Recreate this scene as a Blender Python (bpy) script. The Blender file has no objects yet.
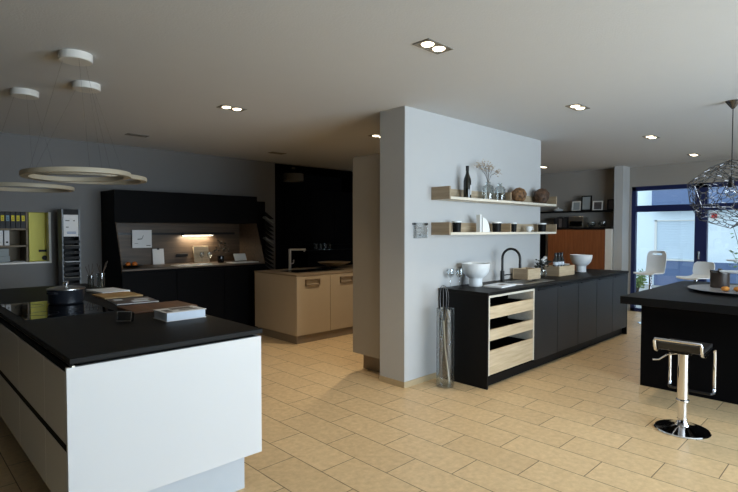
import bpy, bmesh, math, random
from mathutils import Vector, Matrix
random.seed(7)
PI = math.pi
S = bpy.context.scene
COL = S.collection

# ------------------------------------------------------------------ camera
cam = bpy.data.cameras.new('camera')
camo = bpy.data.objects.new('camera', cam)
COL.objects.link(camo)
cam.sensor_fit = 'HORIZONTAL'
cam.sensor_width = 36.0
cam.lens = 36.0 * 505.0 / 738.0
cam.clip_start = 0.05
camo.location = (0, 0, 1.5)
camo.rotation_euler = (PI / 2 - math.atan(16 / 505.0), 0, math.radians(45.8) - PI / 2)
S.camera = camo

# ------------------------------------------------------------------ world, daylight, exposure
W = bpy.data.worlds.new('overcast_sky')
S.world = W
W.use_nodes = True
bgn = W.node_tree.nodes['Background']
bgn.inputs['Color'].default_value = (0.70, 0.86, 1.0, 1)
bgn.inputs['Strength'].default_value = 2.6
S.view_settings.view_transform = 'Standard'
S.view_settings.look = 'None'
S.view_settings.gamma = 1
S.view_settings.exposure = 0.0
S.view_settings.use_curve_mapping = False
S.cycles.use_denoising = True
S.cycles.max_bounces = 8
S.cycles.diffuse_bounces = 5
S.cycles.glossy_bounces = 4
S.cycles.transparent_max_bounces = 16
S.cycles.sample_clamp_indirect = 6.0
S.cycles.caustics_reflective = False
S.cycles.caustics_refractive = False


def area(name, loc, rot, sx, sy, power, col, portal=False, spread=PI):
    l = bpy.data.lights.new(name, 'AREA')
    l.shape = 'RECTANGLE'
    l.size = sx
    l.size_y = sy
    l.energy = power * 2.5
    l.color = col
    l.spread = spread
    o = bpy.data.objects.new(name, l)
    COL.objects.link(o)
    o.location = loc
    o.rotation_euler = rot
    if portal:
        l.cycles.is_portal = True
    return o


DAY = (0.72, 0.87, 1.0)
# daylight through the street windows behind the camera (wall_south)
area('south_daylight', (4.0, -3.35, 1.35), (PI / 2, 0, 0), 5.2, 2.3, 175, DAY)
# east glazing
area('east_portal', (10.25, 1.2, 1.2), (PI / 2, 0, PI / 2), 4.3, 2.3, 1, DAY, portal=True)
# added fill lamp without a fixture, brightens the office beyond the hatch
area('office_fill', (1.2, 7.95, 2.35), (0, 0, 0), 0.9, 0.3, 1.2, (1, 0.95, 0.85))

# ------------------------------------------------------------------ materials


def lin(c):
    c = c / 255.0
    return c / 12.92 if c <= 0.04045 else ((c + 0.055) / 1.055) ** 2.4


def rgb(r, g, b):
    return (lin(r), lin(g), lin(b), 1)


def base(name):
    m = bpy.data.materials.new(name)
    m.use_nodes = True
    return m, m.node_tree, m.node_tree.nodes['Principled BSDF']


def mat(name, col, rough=0.5, metal=0.0, var=0.06, scale=8.0, bump=0.0, bscale=60.0, spec=0.5, coat=0.0):
    """plain surface with a little procedural variation"""
    m, t, p = base(name)
    tc = t.nodes.new('ShaderNodeTexCoord')
    nz = t.nodes.new('ShaderNodeTexNoise')
    nz.inputs['Scale'].default_value = scale
    nz.inputs['Detail'].default_value = 4
    t.links.new(tc.outputs['Object'], nz.inputs['Vector'])
    mx = t.nodes.new('ShaderNodeMix')
    mx.data_type = 'RGBA'
    mx.inputs[6].default_value = tuple(c * (1 - var) for c in col[:3]) + (1,)
    mx.inputs[7].default_value = tuple(min(1, c * (1 + var)) for c in col[:3]) + (1,)
    t.links.new(nz.outputs['Fac'], mx.inputs[0])
    t.links.new(mx.outputs[2], p.inputs['Base Color'])
    p.inputs['Roughness'].default_value = rough
    p.inputs['Metallic'].default_value = metal
    p.inputs['Specular IOR Level'].default_value = spec
    p.inputs['Coat Weight'].default_value = coat
    p.inputs['Coat Roughness'].default_value = 0.05
    if bump:
        n2 = t.nodes.new('ShaderNodeTexNoise')
        n2.inputs['Scale'].default_value = bscale
        n2.inputs['Detail'].default_value = 3
        t.links.new(tc.outputs['Object'], n2.inputs['Vector'])
        b = t.nodes.new('ShaderNodeBump')
        b.inputs['Strength'].default_value = bump
        b.inputs['Distance'].default_value = 0.01
        t.links.new(n2.outputs['Fac'], b.inputs['Height'])
        t.links.new(b.outputs['Normal'], p.inputs['Normal'])
    return m


def wood(name, c1, c2, scale=(2, 40, 40), rough=0.5, planks=0.0, pscale=(1, 1, 1)):
    m, t, p = base(name)
    tc = t.nodes.new('ShaderNodeTexCoord')
    mp = t.nodes.new('ShaderNodeMapping')
    mp.inputs['Scale'].default_value = scale
    t.links.new(tc.outputs['Object'], mp.inputs['Vector'])
    nz = t.nodes.new('ShaderNodeTexNoise')
    nz.inputs['Scale'].default_value = 1.0
    nz.inputs['Detail'].default_value = 6
    nz.inputs['Roughness'].default_value = 0.6
    t.links.new(mp.outputs['Vector'], nz.inputs['Vector'])
    cr = t.nodes.new('ShaderNodeValToRGB')
    cr.color_ramp.elements[0].position = 0.32
    cr.color_ramp.elements[0].color = c1
    cr.color_ramp.elements[1].position = 0.70
    cr.color_ramp.elements[1].color = c2
    t.links.new(nz.outputs['Fac'], cr.inputs['Fac'])
    t.links.new(cr.outputs['Color'], p.inputs['Base Color'])
    p.inputs['Roughness'].default_value = rough
    b = t.nodes.new('ShaderNodeBump')
    b.inputs['Strength'].default_value = 0.08
    b.inputs['Distance'].default_value = 0.003
    t.links.new(nz.outputs['Fac'], b.inputs['Height'])
    t.links.new(b.outputs['Normal'], p.inputs['Normal'])
    return m


def emis(name, col, s):
    m, t, p = base(name)
    p.inputs['Base Color'].default_value = col
    p.inputs['Emission Color'].default_value = col
    p.inputs['Emission Strength'].default_value = s
    return m


def glass(name, tint=(0.95, 0.98, 1, 1), refl=0.10, rough=0.02, dens=0.0, gcol=(1, 1, 1, 1)):
    """thin clear glass: mostly see-through with a glossy sheen that grows at grazing angles"""
    m, t, p = base(name)
    out = t.nodes['Material Output']
    tr = t.nodes.new('ShaderNodeBsdfTransparent')
    tr.inputs['Color'].default_value = tint
    gl = t.nodes.new('ShaderNodeBsdfGlossy')
    gl.inputs['Roughness'].default_value = rough
    gl.inputs['Color'].default_value = gcol
    lw = t.nodes.new('ShaderNodeLayerWeight')
    lw.inputs['Blend'].default_value = 0.25
    ma = t.nodes.new('ShaderNodeMath')
    ma.operation = 'MULTIPLY_ADD'
    ma.inputs[1].default_value = 0.6
    ma.inputs[2].default_value = refl
    t.links.new(lw.outputs['Fresnel'], ma.inputs[0])
    mx = t.nodes.new('ShaderNodeMixShader')
    t.links.new(ma.outputs[0], mx.inputs[0])
    t.links.new(tr.outputs[0], mx.inputs[1])
    t.links.new(gl.outputs[0], mx.inputs[2])
    t.links.new(mx.outputs[0], out.inputs['Surface'])
    return m


def floor_tiles():
    m, t, p = base('beige_stone_tiles')
    tc = t.nodes.new('ShaderNodeTexCoord')
    sx = t.nodes.new('ShaderNodeSeparateXYZ')
    t.links.new(tc.outputs['Object'], sx.inputs[0])
    au = t.nodes.new('ShaderNodeMath')
    au.operation = 'ADD'
    au.inputs[1].default_value = -1.84 + 0.29 + 0.58 * 20
    av = t.nodes.new('ShaderNodeMath')
    av.operation = 'ADD'
    av.inputs[1].default_value = -2.497 + 0.277 * 40
    t.links.new(sx.outputs[1], au.inputs[0])
    t.links.new(sx.outputs[0], av.inputs[0])
    cb = t.nodes.new('ShaderNodeCombineXYZ')
    t.links.new(au.outputs[0], cb.inputs[0])
    t.links.new(av.outputs[0], cb.inputs[1])
    bk = t.nodes.new('ShaderNodeTexBrick')
    bk.offset = 0.5
    bk.inputs['Scale'].default_value = 1.0
    bk.inputs['Brick Width'].default_value = 0.58
    bk.inputs['Row Height'].default_value = 0.277
    bk.inputs['Mortar Size'].default_value = 0.0032
    bk.inputs['Mortar Smooth'].default_value = 0.3
    bk.inputs['Color1'].default_value = rgb(224, 196, 153)
    bk.inputs['Color2'].default_value = rgb(216, 188, 146)
    bk.inputs['Mortar'].default_value = rgb(112, 92, 70)
    t.links.new(cb.outputs[0], bk.inputs['Vector'])
    nz = t.nodes.new('ShaderNodeTexNoise')
    nz.inputs['Scale'].default_value = 22
    nz.inputs['Detail'].default_value = 8
    nz.inputs['Roughness'].default_value = 0.65
    t.links.new(tc.outputs['Object'], nz.inputs['Vector'])
    cr = t.nodes.new('ShaderNodeValToRGB')
    cr.color_ramp.elements[0].position = 0.25
    cr.color_ramp.elements[0].color = (0.80, 0.78, 0.75, 1)
    cr.color_ramp.elements[1].position = 0.75
    cr.color_ramp.elements[1].color = (1.1, 1.1, 1.1, 1)
    t.links.new(nz.outputs['Fac'], cr.inputs['Fac'])
    mx = t.nodes.new('ShaderNodeMix')
    mx.data_type = 'RGBA'
    mx.blend_type = 'MULTIPLY'
    mx.inputs[0].default_value = 1.0
    t.links.new(bk.outputs['Color'], mx.inputs[6])
    t.links.new(cr.outputs['Color'], mx.inputs[7])
    t.links.new(mx.outputs[2], p.inputs['Base Color'])
    p.inputs['Roughness'].default_value = 0.42
    p.inputs['Specular IOR Level'].default_value = 0.35
    b = t.nodes.new('ShaderNodeBump')
    b.inputs['Strength'].default_value = 0.5
    b.inputs['Distance'].default_value = 0.002
    b.invert = True
    t.links.new(bk.outputs['Fac'], b.inputs['Height'])
    t.links.new(b.outputs['Normal'], p.inputs['Normal'])
    return m


M = {}
M['tiles'] = floor_tiles()
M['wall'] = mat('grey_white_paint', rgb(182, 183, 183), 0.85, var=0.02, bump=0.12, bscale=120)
M['ceiling'] = mat('ceiling_paint', rgb(202, 204, 206), 0.9, var=0.015, bump=0.15, bscale=90)
M['taupe'] = mat('taupe_paint', rgb(150, 145, 138), 0.85, var=0.02, bump=0.1, bscale=120)
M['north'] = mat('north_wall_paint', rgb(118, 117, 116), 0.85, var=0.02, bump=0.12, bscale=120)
M['white_gloss'] = mat('white_gloss_lacquer', rgb(216, 217, 218), 0.14, var=0.01, scale=3, spec=0.5)
M['plinth_grey'] = mat('grey_plinth', rgb(196, 202, 208), 0.4, var=0.03)
M['black_top'] = mat('black_stone_worktop', rgb(22, 21, 20), 0.5, var=0.3, scale=25, bump=0.05, bscale=180, spec=0.14)
M['black_matt'] = mat('black_matt_lacquer', rgb(18, 18, 19), 0.5, var=0.08, spec=0.14)
M['black_deep'] = mat('deep_black_front', rgb(9, 9, 11), 0.6, var=0.08, spec=0.06)
M['anthracite'] = mat('anthracite_front', rgb(36, 37, 39), 0.42, var=0.06, bump=0.04, bscale=200, spec=0.4)
M['black_gloss'] = mat('black_glass', rgb(6, 6, 7), 0.04, var=0.05, spec=0.6)
M['gap'] = mat('shadow_gap_black', rgb(10, 10, 10), 0.8, var=0.05, spec=0.1)
M['taupe_front'] = mat('sand_lacquer', rgb(172, 156, 132), 0.5, var=0.03)
M['taupe_plinth'] = mat('sand_plinth', rgb(128, 112, 92), 0.45, var=0.04)
M['tall_front'] = mat('greige_lacquer', rgb(146, 136, 122), 0.5, var=0.02)
M['oak'] = wood('pale_oak', rgb(186, 166, 134), rgb(214, 196, 166), (3, 40, 40), 0.5)
M['oak_edge'] = wood('pale_oak_edge', rgb(206, 198, 182), rgb(222, 216, 202), (3, 40, 40), 0.5)
M['oak_grey'] = wood('grey_oak', rgb(150, 133, 108), rgb(182, 165, 140), (3, 45, 45), 0.5)
M['oak_y'] = wood('grey_oak_end', rgb(142, 124, 100), rgb(172, 154, 128), (45, 3, 45), 0.5)
M['niche_wood'] = wood('brown_oak', rgb(58, 46, 35), rgb(88, 71, 54), (2, 30, 30), 0.5)
M['cherry'] = wood('cherry_veneer', rgb(116, 66, 36), rgb(142, 86, 50), (30, 30, 2), 0.4)
M['board_wood'] = wood('walnut_board', rgb(88, 60, 40), rgb(120, 84, 56), (30, 3, 30), 0.5)
M['tan_board'] = wood('tan_board', rgb(150, 124, 84), rgb(170, 142, 98), (30, 3, 30), 0.6)
M['burl'] = wood('burl_wood', rgb(44, 28, 18), rgb(158, 116, 74), (22, 22, 22), 0.6)
M['burl_dark'] = wood('dark_burl_wood', rgb(22, 15, 11), rgb(104, 74, 52), (26, 26, 26), 0.6)
M['skirting'] = mat('stone_skirting', rgb(178, 160, 128), 0.5, var=0.08)
M['chrome'] = mat('chrome', rgb(225, 225, 228), 0.07, 1.0, var=0.01)
M['steel'] = mat('brushed_steel', rgb(190, 188, 184), 0.28, 1.0, var=0.03)
M['alu'] = mat('aluminium', rgb(205, 200, 188), 0.35, 1.0, var=0.02)
M['tray_silver'] = mat('tray_silver', rgb(168, 170, 174), 0.38, 0.4, var=0.03)
M['stand_grey'] = mat('stand_grey', rgb(104, 108, 112), 0.5, 0.2, var=0.03)
M['dark_metal'] = mat('smoked_metal', rgb(112, 112, 114), 0.25, 1.0, var=0.08)
M['black_metal'] = mat('black_metal', rgb(20, 20, 21), 0.35, 0.3, var=0.05)
M['iron'] = mat('cast_iron', rgb(34, 38, 46), 0.35, 0.2, var=0.1)
M['leather'] = mat('black_leather', rgb(22, 20, 20), 0.45, var=0.15, bump=0.1, bscale=150)
M['white_ceramic'] = mat('white_ceramic', rgb(226, 230, 232), 0.3, var=0.02)
M['white_plastic'] = mat('white_plastic', rgb(232, 236, 238), 0.35, var=0.01)
M['white_paint'] = mat('white_metal_paint', rgb(222, 220, 214), 0.5, var=0.02)
M['cream'] = mat('cream_diffuser', rgb(168, 158, 138), 0.55, var=0.05)
M['paper'] = mat('white_paper', rgb(226, 226, 226), 0.8, var=0.03)
M['paper_blue'] = mat('blue_white_paper', rgb(206, 216, 228), 0.8, var=0.05, scale=30)
M['print'] = mat('printed_cover', rgb(90, 84, 84), 0.4, var=0.6, scale=14)
M['ink'] = mat('black_ink', rgb(28, 28, 30), 0.7, var=0.05)
M['blue_ink'] = mat('blue_ink', rgb(92, 124, 168), 0.7, var=0.05)
M['binder'] = mat('black_binder', rgb(22, 22, 26), 0.6, var=0.05)
M['yellow'] = mat('yellow_lacquer', rgb(206, 196, 62), 0.5, var=0.04)
M['yellow_label'] = mat('yellow_label', rgb(226, 206, 52), 0.7, var=0.05)
M['bluegrey_label'] = mat('blue_grey_label', rgb(120, 150, 166), 0.7, var=0.05)
M['grey_box'] = mat('grey_cardboard', rgb(150, 156, 156), 0.7, var=0.05)
M['shelf_brown'] = mat('brown_shelf', rgb(120, 106, 84), 0.6, var=0.08)
M['navy'] = mat('navy_window_frame', rgb(20, 32, 78), 0.35, var=0.05)
M['pane'] = glass('window_glass', (0.96, 0.985, 1, 1), 0.03)
M['clear'] = glass('clear_glass', (0.93, 0.95, 0.96, 1), 0.05)
M['smoke_glass'] = glass('thick_glass', (0.84, 0.86, 0.86, 1), 0.05)
M['bottle_glass'] = mat('dark_green_glass', rgb(14, 18, 12), 0.08, var=0.1, spec=0.6)
M['lamp'] = emis('lamp_glow', (1.0, 0.85, 0.60, 1), 6)
M['led'] = emis('led_glow', (1.0, 0.86, 0.66, 1), 12)
M['render_white'] = mat('white_render', rgb(226, 236, 240), 0.9, var=0.03, bump=0.2, bscale=40)
M['shutter'] = mat('roller_shutter', rgb(206, 220, 230), 0.6, var=0.02)
M['blue_panel'] = mat('slate_blue_panel', rgb(92, 110, 144), 0.6, var=0.08)
M['terrace'] = mat('terrace_paving', rgb(150, 150, 146), 0.9, var=0.1)
M['leaf'] = mat('green_leaf', rgb(92, 124, 62), 0.6, var=0.35)
M['leaf_dark'] = mat('dark_leaf', rgb(34, 38, 30), 0.6, var=0.3)
M['dry'] = mat('dried_flower', rgb(176, 160, 140), 0.8, var=0.2)
M['twig'] = mat('twig', rgb(70, 60, 52), 0.8, var=0.2)
M['orange'] = mat('orange_peel', rgb(196, 104, 30), 0.5, var=0.1)
M['pastry'] = mat('golden_pastry', rgb(210, 140, 62), 0.6, var=0.2)
M['red'] = mat('red_sign', rgb(190, 40, 36), 0.5, var=0.05)
M['whisk_wood'] = mat('pale_wire', rgb(170, 160, 140), 0.4, 0.3, var=0.05)
M['shade_grey'] = mat('grey_fabric_shade', rgb(120, 116, 108), 0.9, var=0.05)

# ------------------------------------------------------------------ mesh helpers


class B:
    def __init__(self):
        self.bm = bmesh.new()
        self.ang = 35

    def box(self, x0, x1, y0, y1, z0, z1, bev=0.0, seg=2):
        t = bmesh.new()
        bmesh.ops.create_cube(t, size=1)
        for v in t.verts:
            v.co = Vector(((x0 + x1) / 2 + v.co.x * (x1 - x0), (y0 + y1) / 2 + v.co.y * (y1 - y0),
                           (z0 + z1) / 2 + v.co.z * (z1 - z0)))
        if bev:
            self.ang = 20
            bmesh.ops.bevel(t, geom=list(t.edges), offset=bev, segments=seg, affect='EDGES', profile=0.5)
        self.merge(t)
        return self

    def merge(self, t, mtx=None):
        if mtx is not None:
            bmesh.ops.transform(t, matrix=mtx, verts=t.verts)
        me = bpy.data.meshes.new('tmp')
        t.to_mesh(me)
        t.free()
        self.bm.from_mesh(me)
        bpy.data.meshes.remove(me)

    def obox(self, c, size, rz=0.0, ry=0.0, rx=0.0, bev=0.0):
        t = bmesh.new()
        bmesh.ops.create_cube(t, size=1)
        for v in t.verts:
            v.co = Vector((v.co.x * size[0], v.co.y * size[1], v.co.z * size[2]))
        if bev:
            self.ang = 20
            bmesh.ops.bevel(t, geom=list(t.edges), offset=bev, segments=2, affect='EDGES', profile=0.5)
        mtx = Matrix.Translation(c) @ Matrix.Rotation(rz, 4, 'Z') @ Matrix.Rotation(ry, 4, 'Y') @ Matrix.Rotation(rx, 4, 'X')
        self.merge(t, mtx)
        return self

    def lathe(self, prof, c=(0, 0, 0), seg=32, mtx=None):
        t = bmesh.new()
        rings = []
        for r, z in prof:
            if r < 1e-6:
                rings.append([t.verts.new((0, 0, z))])
            else:
                rings.append([t.verts.new((r * math.cos(2 * PI * k / seg), r * math.sin(2 * PI * k / seg), z)) for k in range(seg)])
        for a, b in zip(rings, rings[1:]):
            for k in range(seg):
                k2 = (k + 1) % seg
                if len(a) == 1 and len(b) == 1:
                    continue
                if len(a) == 1:
                    t.faces.new((a[0], b[k2], b[k]))
                elif len(b) == 1:
                    t.faces.new((a[k], a[k2], b[0]))
                else:
                    t.faces.new((a[k], a[k2], b[k2], b[k]))
        bmesh.ops.recalc_face_normals(t, faces=t.faces)
        self.merge(t, Matrix.Translation(c) @ (mtx or Matrix.Identity(4)))
        return self

    def cyl(self, c, r, h, seg=24, r2=None):
        r2 = r if r2 is None else r2
        return self.lathe([(0, 0), (r, 0), (r2, h), (0, h)], c, seg)

    def tube(self, pts, r, seg=8, closed=False, taper=None):
        pts = [Vector(p) for p in pts]
        n = len(pts)
        t = bmesh.new()
        rings = []
        prev = None
        for i, p in enumerate(pts):
            if closed:
                d = pts[(i + 1) % n] - pts[i - 1]
            else:
                d = pts[min(i + 1, n - 1)] - pts[max(i - 1, 0)]
            d.normalize()
            if prev is None:
                u = d.orthogonal().normalized()
            else:
                u = prev - d * prev.dot(d)
                u = u.normalized() if u.length > 1e-6 else d.orthogonal().normalized()
            prev = u
            w = d.cross(u)
            rr = r if taper is None else r + (taper - r) * i / (n - 1)
            rings.append([t.verts.new(p + (u * math.cos(2 * PI * k / seg) + w * math.sin(2 * PI * k / seg)) * rr) for k in range(seg)])
        m = n if closed else n - 1
        for i in range(m):
            a, b = rings[i], rings[(i + 1) % n]
            for k in range(seg):
                t.faces.new((a[k], a[(k + 1) % seg], b[(k + 1) % seg], b[k]))
        if not closed:
            t.faces.new(rings[0])
            t.faces.new(rings[-1])
        bmesh.ops.recalc_face_normals(t, faces=t.faces)
        self.merge(t)
        return self

    def prism(self, poly, h, mtx=None):
        """poly in xy, extruded 0..h in z, then placed by mtx"""
        t = bmesh.new()
        a = [t.verts.new((x, y, 0)) for x, y in poly]
        b = [t.verts.new((x, y, h)) for x, y in poly]
        n = len(poly)
        t.faces.new(a[::-1])
        t.faces.new(b)
        for i in range(n):
            t.faces.new((a[i], a[(i + 1) % n], b[(i + 1) % n], b[i]))
        bmesh.ops.recalc_face_normals(t, faces=t.faces)
        self.merge(t, mtx)
        return self

    def blob(self, c, r, sc=(1, 1, 1), rough=0.0, sub=3, seed=0):
        t = bmesh.new()
        bmesh.ops.create_icosphere(t, subdivisions=sub, radius=r)
        rnd = random.Random(seed)
        ph = [(rnd.uniform(0, 6), rnd.uniform(0, 6), rnd.uniform(0, 6)) for _ in range(3)]
        for v in t.verts:
            d = v.co.normalized()
            f = 1 + rough * sum(math.sin(d.x * (3 + 2 * k) + ph[k][0]) * math.cos(d.y * (4 + k) + ph[k][1]) * math.cos(d.z * (3 + k) + ph[k][2]) for k in range(3))
            v.co = Vector((v.co.x * sc[0] * f, v.co.y * sc[1] * f, v.co.z * sc[2] * f))
        self.merge(t, Matrix.Translation(c))
        return self

    def leaf(self, c, d, l, w):
        """small folded leaf"""
        d = Vector(d).normalized()
        s = d.orthogonal().normalized()
        s.rotate(Matrix.Rotation(random.uniform(0, 6.28), 3, d))
        u = d.cross(s)
        c = Vector(c)
        bm = self.bm
        v = [bm.verts.new(c), bm.verts.new(c + d * l * 0.5 + s * w * 0.5 + u * w * 0.15), bm.verts.new(c + d * l),
             bm.verts.new(c + d * l * 0.5 - s * w * 0.5 + u * w * 0.15)]
        bm.faces.new((v[0], v[1], v[2]))
        bm.faces.new((v[0], v[2], v[3]))

    def done(self, name, m, parent=None, loc=None, smooth=True):
        me = bpy.data.meshes.new(name)
        self.bm.to_mesh(me)
        self.bm.free()
        me.materials.append(m)
        if smooth:
            me.polygons.foreach_set('use_smooth', [True] * len(me.polygons))
            me.set_sharp_from_angle(angle=math.radians(self.ang))
        o = bpy.data.objects.new(name, me)
        COL.objects.link(o)
        if loc is not None:
            o.location = loc
        if parent is not None:
            o.parent = parent
        return o


def thing(name, label, cat, loc=(0, 0, 0), rz=0.0, group=None):
    o = bpy.data.objects.new(name, None)
    COL.objects.link(o)
    o.empty_display_size = 0.1
    o.location = loc
    o.rotation_euler = (0, 0, rz)
    o['label'] = label
    o['category'] = cat
    if group:
        o['group'] = group
    return o


def tag(o, label, cat, group=None, kind=None):
    o['label'] = label
    o['category'] = cat
    if group:
        o['group'] = group
    if kind:
        o['kind'] = kind
    return o


def struct(o):
    o['kind'] = 'structure'
    return o


def dup(root, loc, label, rz=None):
    """copy a thing, its parts and their sub-parts"""
    r = root.copy()
    COL.objects.link(r)
    r.location = loc
    if rz is not None:
        r.rotation_euler = (0, 0, rz)
    r['label'] = label
    for ch in list(root.children):
        c = ch.copy()
        COL.objects.link(c)
        c.parent = r
        for g in list(ch.children):
            d = g.copy()
            COL.objects.link(d)
            d.parent = c
    return r


def arc(c, r, a0, a1, n, ax='xz'):
    out = []
    for i in range(n + 1):
        a = a0 + (a1 - a0) * i / n
        x, y = r * math.cos(a), r * math.sin(a)
        out.append((c[0] + (x if ax[0] == 'x' else 0), c[1] + (x if ax[0] == 'y' else 0), c[2] + y))
    return out


CH = 2.66
# ================================================================== STRUCTURE
struct(B().box(-3, 10.15, -3.3, 8.6, -0.12, 0).done('floor', M['tiles'], smooth=False))
struct(B().box(-3, 10.15, -3.3, 7.5, CH, CH + 0.15).done('ceiling', M['ceiling'], smooth=False))
# north wall with the office hatch
wn = B()
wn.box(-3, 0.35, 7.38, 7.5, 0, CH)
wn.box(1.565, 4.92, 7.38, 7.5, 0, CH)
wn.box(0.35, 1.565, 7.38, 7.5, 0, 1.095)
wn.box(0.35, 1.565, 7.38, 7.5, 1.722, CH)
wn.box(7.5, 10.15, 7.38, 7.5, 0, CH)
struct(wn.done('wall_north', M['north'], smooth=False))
wd = B()
wd.box(0.35, 0.375, 7.375, 7.505, 1.095, 1.722)
wd.box(1.545, 1.57, 7.375, 7.505, 1.095, 1.722)
wd.box(0.35, 1.57, 7.37, 7.505, 1.085, 1.105)
struct(wd.done('window_2', M['white_paint'], smooth=False))
# office behind the hatch
wo = B()
wo.box(-0.2, 2.3, 8.5, 8.6, 0, 2.5)
wo.box(-0.3, -0.2, 7.5, 8.6, 0, 2.5)
wo.box(2.3, 2.4, 7.5, 8.6, 0, 2.5)
wo.box(-0.3, 2.4, 7.5, 8.6, 2.5, 2.6)
struct(wo.done('wall_office', M['north'], smooth=False))
# dark kitchen recess at the end of the north wall
wr = B()
wr.box(4.8, 4.92, 7.5, 8.72, 0, CH)
wr.box(4.92, 7.62, 8.6, 8.72, 0, CH)
wr.box(7.5, 7.62, 7.5, 8.6, 0, CH)
wr.box(4.8, 7.62, 7.4, 8.72, CH, CH + 0.1)
struct(wr.done('wall_recess', M['black_deep'], smooth=False))
# west wall, unseen; blackened to cut bounced light on the island drawers
struct(B().box(-3.12, -3, -3.3, 7.5, 0, CH + .15).done('wall_west', M['black_matt'], smooth=False))
# south wall with wide street windows
ws = B()
ws.box(-3, 1.4, -3.3, -3.2, 0, CH)
ws.box(6.6, 10.15, -3.3, -3.2, 0, CH)
ws.box(1.4, 6.6, -3.3, -3.2, 2.5, CH)
ws.box(1.4, 6.6, -3.3, -3.2, 0, 0.2)
struct(ws.done('wall_south', M['wall'], smooth=False))
wf = B()
for k in range(6):
    x = 1.4 + k * 1.04
    wf.box(x - 0.035, x + 0.035, -3.28, -3.2, 0.2, 2.5)
wf.box(1.4, 6.6, -3.28, -3.2, 0.2, 0.27)
wf.box(1.4, 6.6, -3.28, -3.2, 2.43, 2.5)
struct(wf.done('window_3', M['navy'], smooth=False))
# east wall: wall left of the column, pier, lintel over the glazing
we = B()
we.box(10.0, 10.15, 3.32, 7.5, 0, CH)
we.box(10.0, 10.15, -1.0, 3.32, 2.293, CH)
we.box(10.0, 10.15, -3.3, -1.0, 0, CH)
struct(we.done('wall_east', M['taupe'], smooth=False))
struct(B().box(9.66, 10.0, 3.36, 3.51, 0, CH).done('wall_pier', M['wall'], smooth=False))
# partition (the white pillar wall) and its skirting
struct(B().box(3.555, 6.205, 3.175, 3.50, 0, CH).done('wall_partition', M['wall'], smooth=False))
bb = B()
bb.box(3.543, 4.064, 3.163, 3.175, 0, 0.055)
bb.box(3.543, 3.555, 3.175, 3.50, 0, 0.055)
struct(bb.done('baseboard_partition', M['skirting'], smooth=False))
# east window: navy frame, mullion, transom, panes
w1 = bpy.data.objects.new('window_1', None)
COL.objects.link(w1)
w1.location = (10.05, 1.2, 0)
w1['kind'] = 'structure'
fr = B()
L = lambda y: y - 1.2
for y0, y1 in ((3.25, 3.32), (2.13, 2.31), (0.95, 1.12), (-0.2, -0.03), (-1.0, -0.93)):
    fr.box(-0.05, 0.04, L(y0), L(y1), 0, 2.293)
fr.box(-0.05, 0.04, L(-1), L(3.32), 2.215, 2.293)
fr.box(-0.05, 0.04, L(-1), L(3.32), 0, 0.06)
fr.box(-0.045, 0.035, L(2.3), L(3.25), 1.83, 1.945)
fr.box(-0.045, 0.035, L(1.1), L(2.14), 1.83, 1.945)
fr.box(-0.045, 0.035, L(-1), L(1.0), 1.83, 1.945)
fr.done('frame', M['navy'], w1, smooth=False)
for y0, y1 in ((2.3, 3.26), (1.1, 2.14), (-0.05, 0.97), (-0.95, -0.18)):
    B().box(-0.004, 0.004, L(y0), L(y1), 0.05, 1.84).done('pane', M['pane'], w1, smooth=False)
    B().box(-0.004, 0.004, L(y0), L(y1), 1.94, 2.22).done('pane', M['pane'], w1, smooth=False)
hd = B().box(-0.09, -0.05, L(2.22), L(2.25), 1.0, 1.14, 0.008)
hd.done('handle', M['chrome'], w1)
# outside
struct(B().box(10.15, 30, -12, 18, -0.15, -0.03).done('ground', M['terrace'], smooth=False))

# ================================================================== NEIGHBOUR BUILDING
nb = thing('building', 'white rendered building with roller shutter across the yard behind the blue window', 'building', (15.5, 3, -0.03))
w = B()
w.box(0, 5, -12, 1.53, 0, 6.5)
w.box(0, 5, 1.53, 9, 0, 6.5)
w.done('wall', M['render_white'], nb, smooth=False)
s = B()
for k in range(22):
    z0 = 0.76 + k * 0.046
    s.box(-0.03, 0, 0.52, 1.47, z0, z0 + 0.042, 0.006)
s.done('roller_shutter', M['shutter'], nb, smooth=False)
f = B()
f.box(-0.05, 0, 1.47, 1.53, 0.72, 1.8)
f.box(-0.05, 0, 0.47, 0.52, 0.72, 1.8)
f.box(-0.05, 0, 0.47, 1.53, 1.77, 1.8)
f.box(-0.08, 0, 0.45, 1.55, 0.70, 0.735)
f.done('shutter_frame', M['white_paint'], nb, smooth=False)
s = B()
s.box(-0.06, 0, -9, 1.52, 0, 0.69)
for k in range(20):
    s.box(-0.075, -0.06, -9 + k * 0.55, -9 + k * 0.55 + 0.03, 0, 0.69)
s.done('base_panel', M['blue_panel'], nb, smooth=False)
s = B()
s.box(-0.35, 0, -9, 1.52, 2.12, 2.85)
s.done('canopy', M['blue_panel'], nb, smooth=False)
s = B().box(-0.03, 0, 0.03, 0.25, 1.77, 2.02)
sp = s.done('sign_plate', M['white_paint'], nb, smooth=False)
B().box(-0.045, -0.03, 0.08, 0.20, 1.83, 1.96).done('sign_field', M['red'], sp, smooth=False)


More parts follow.
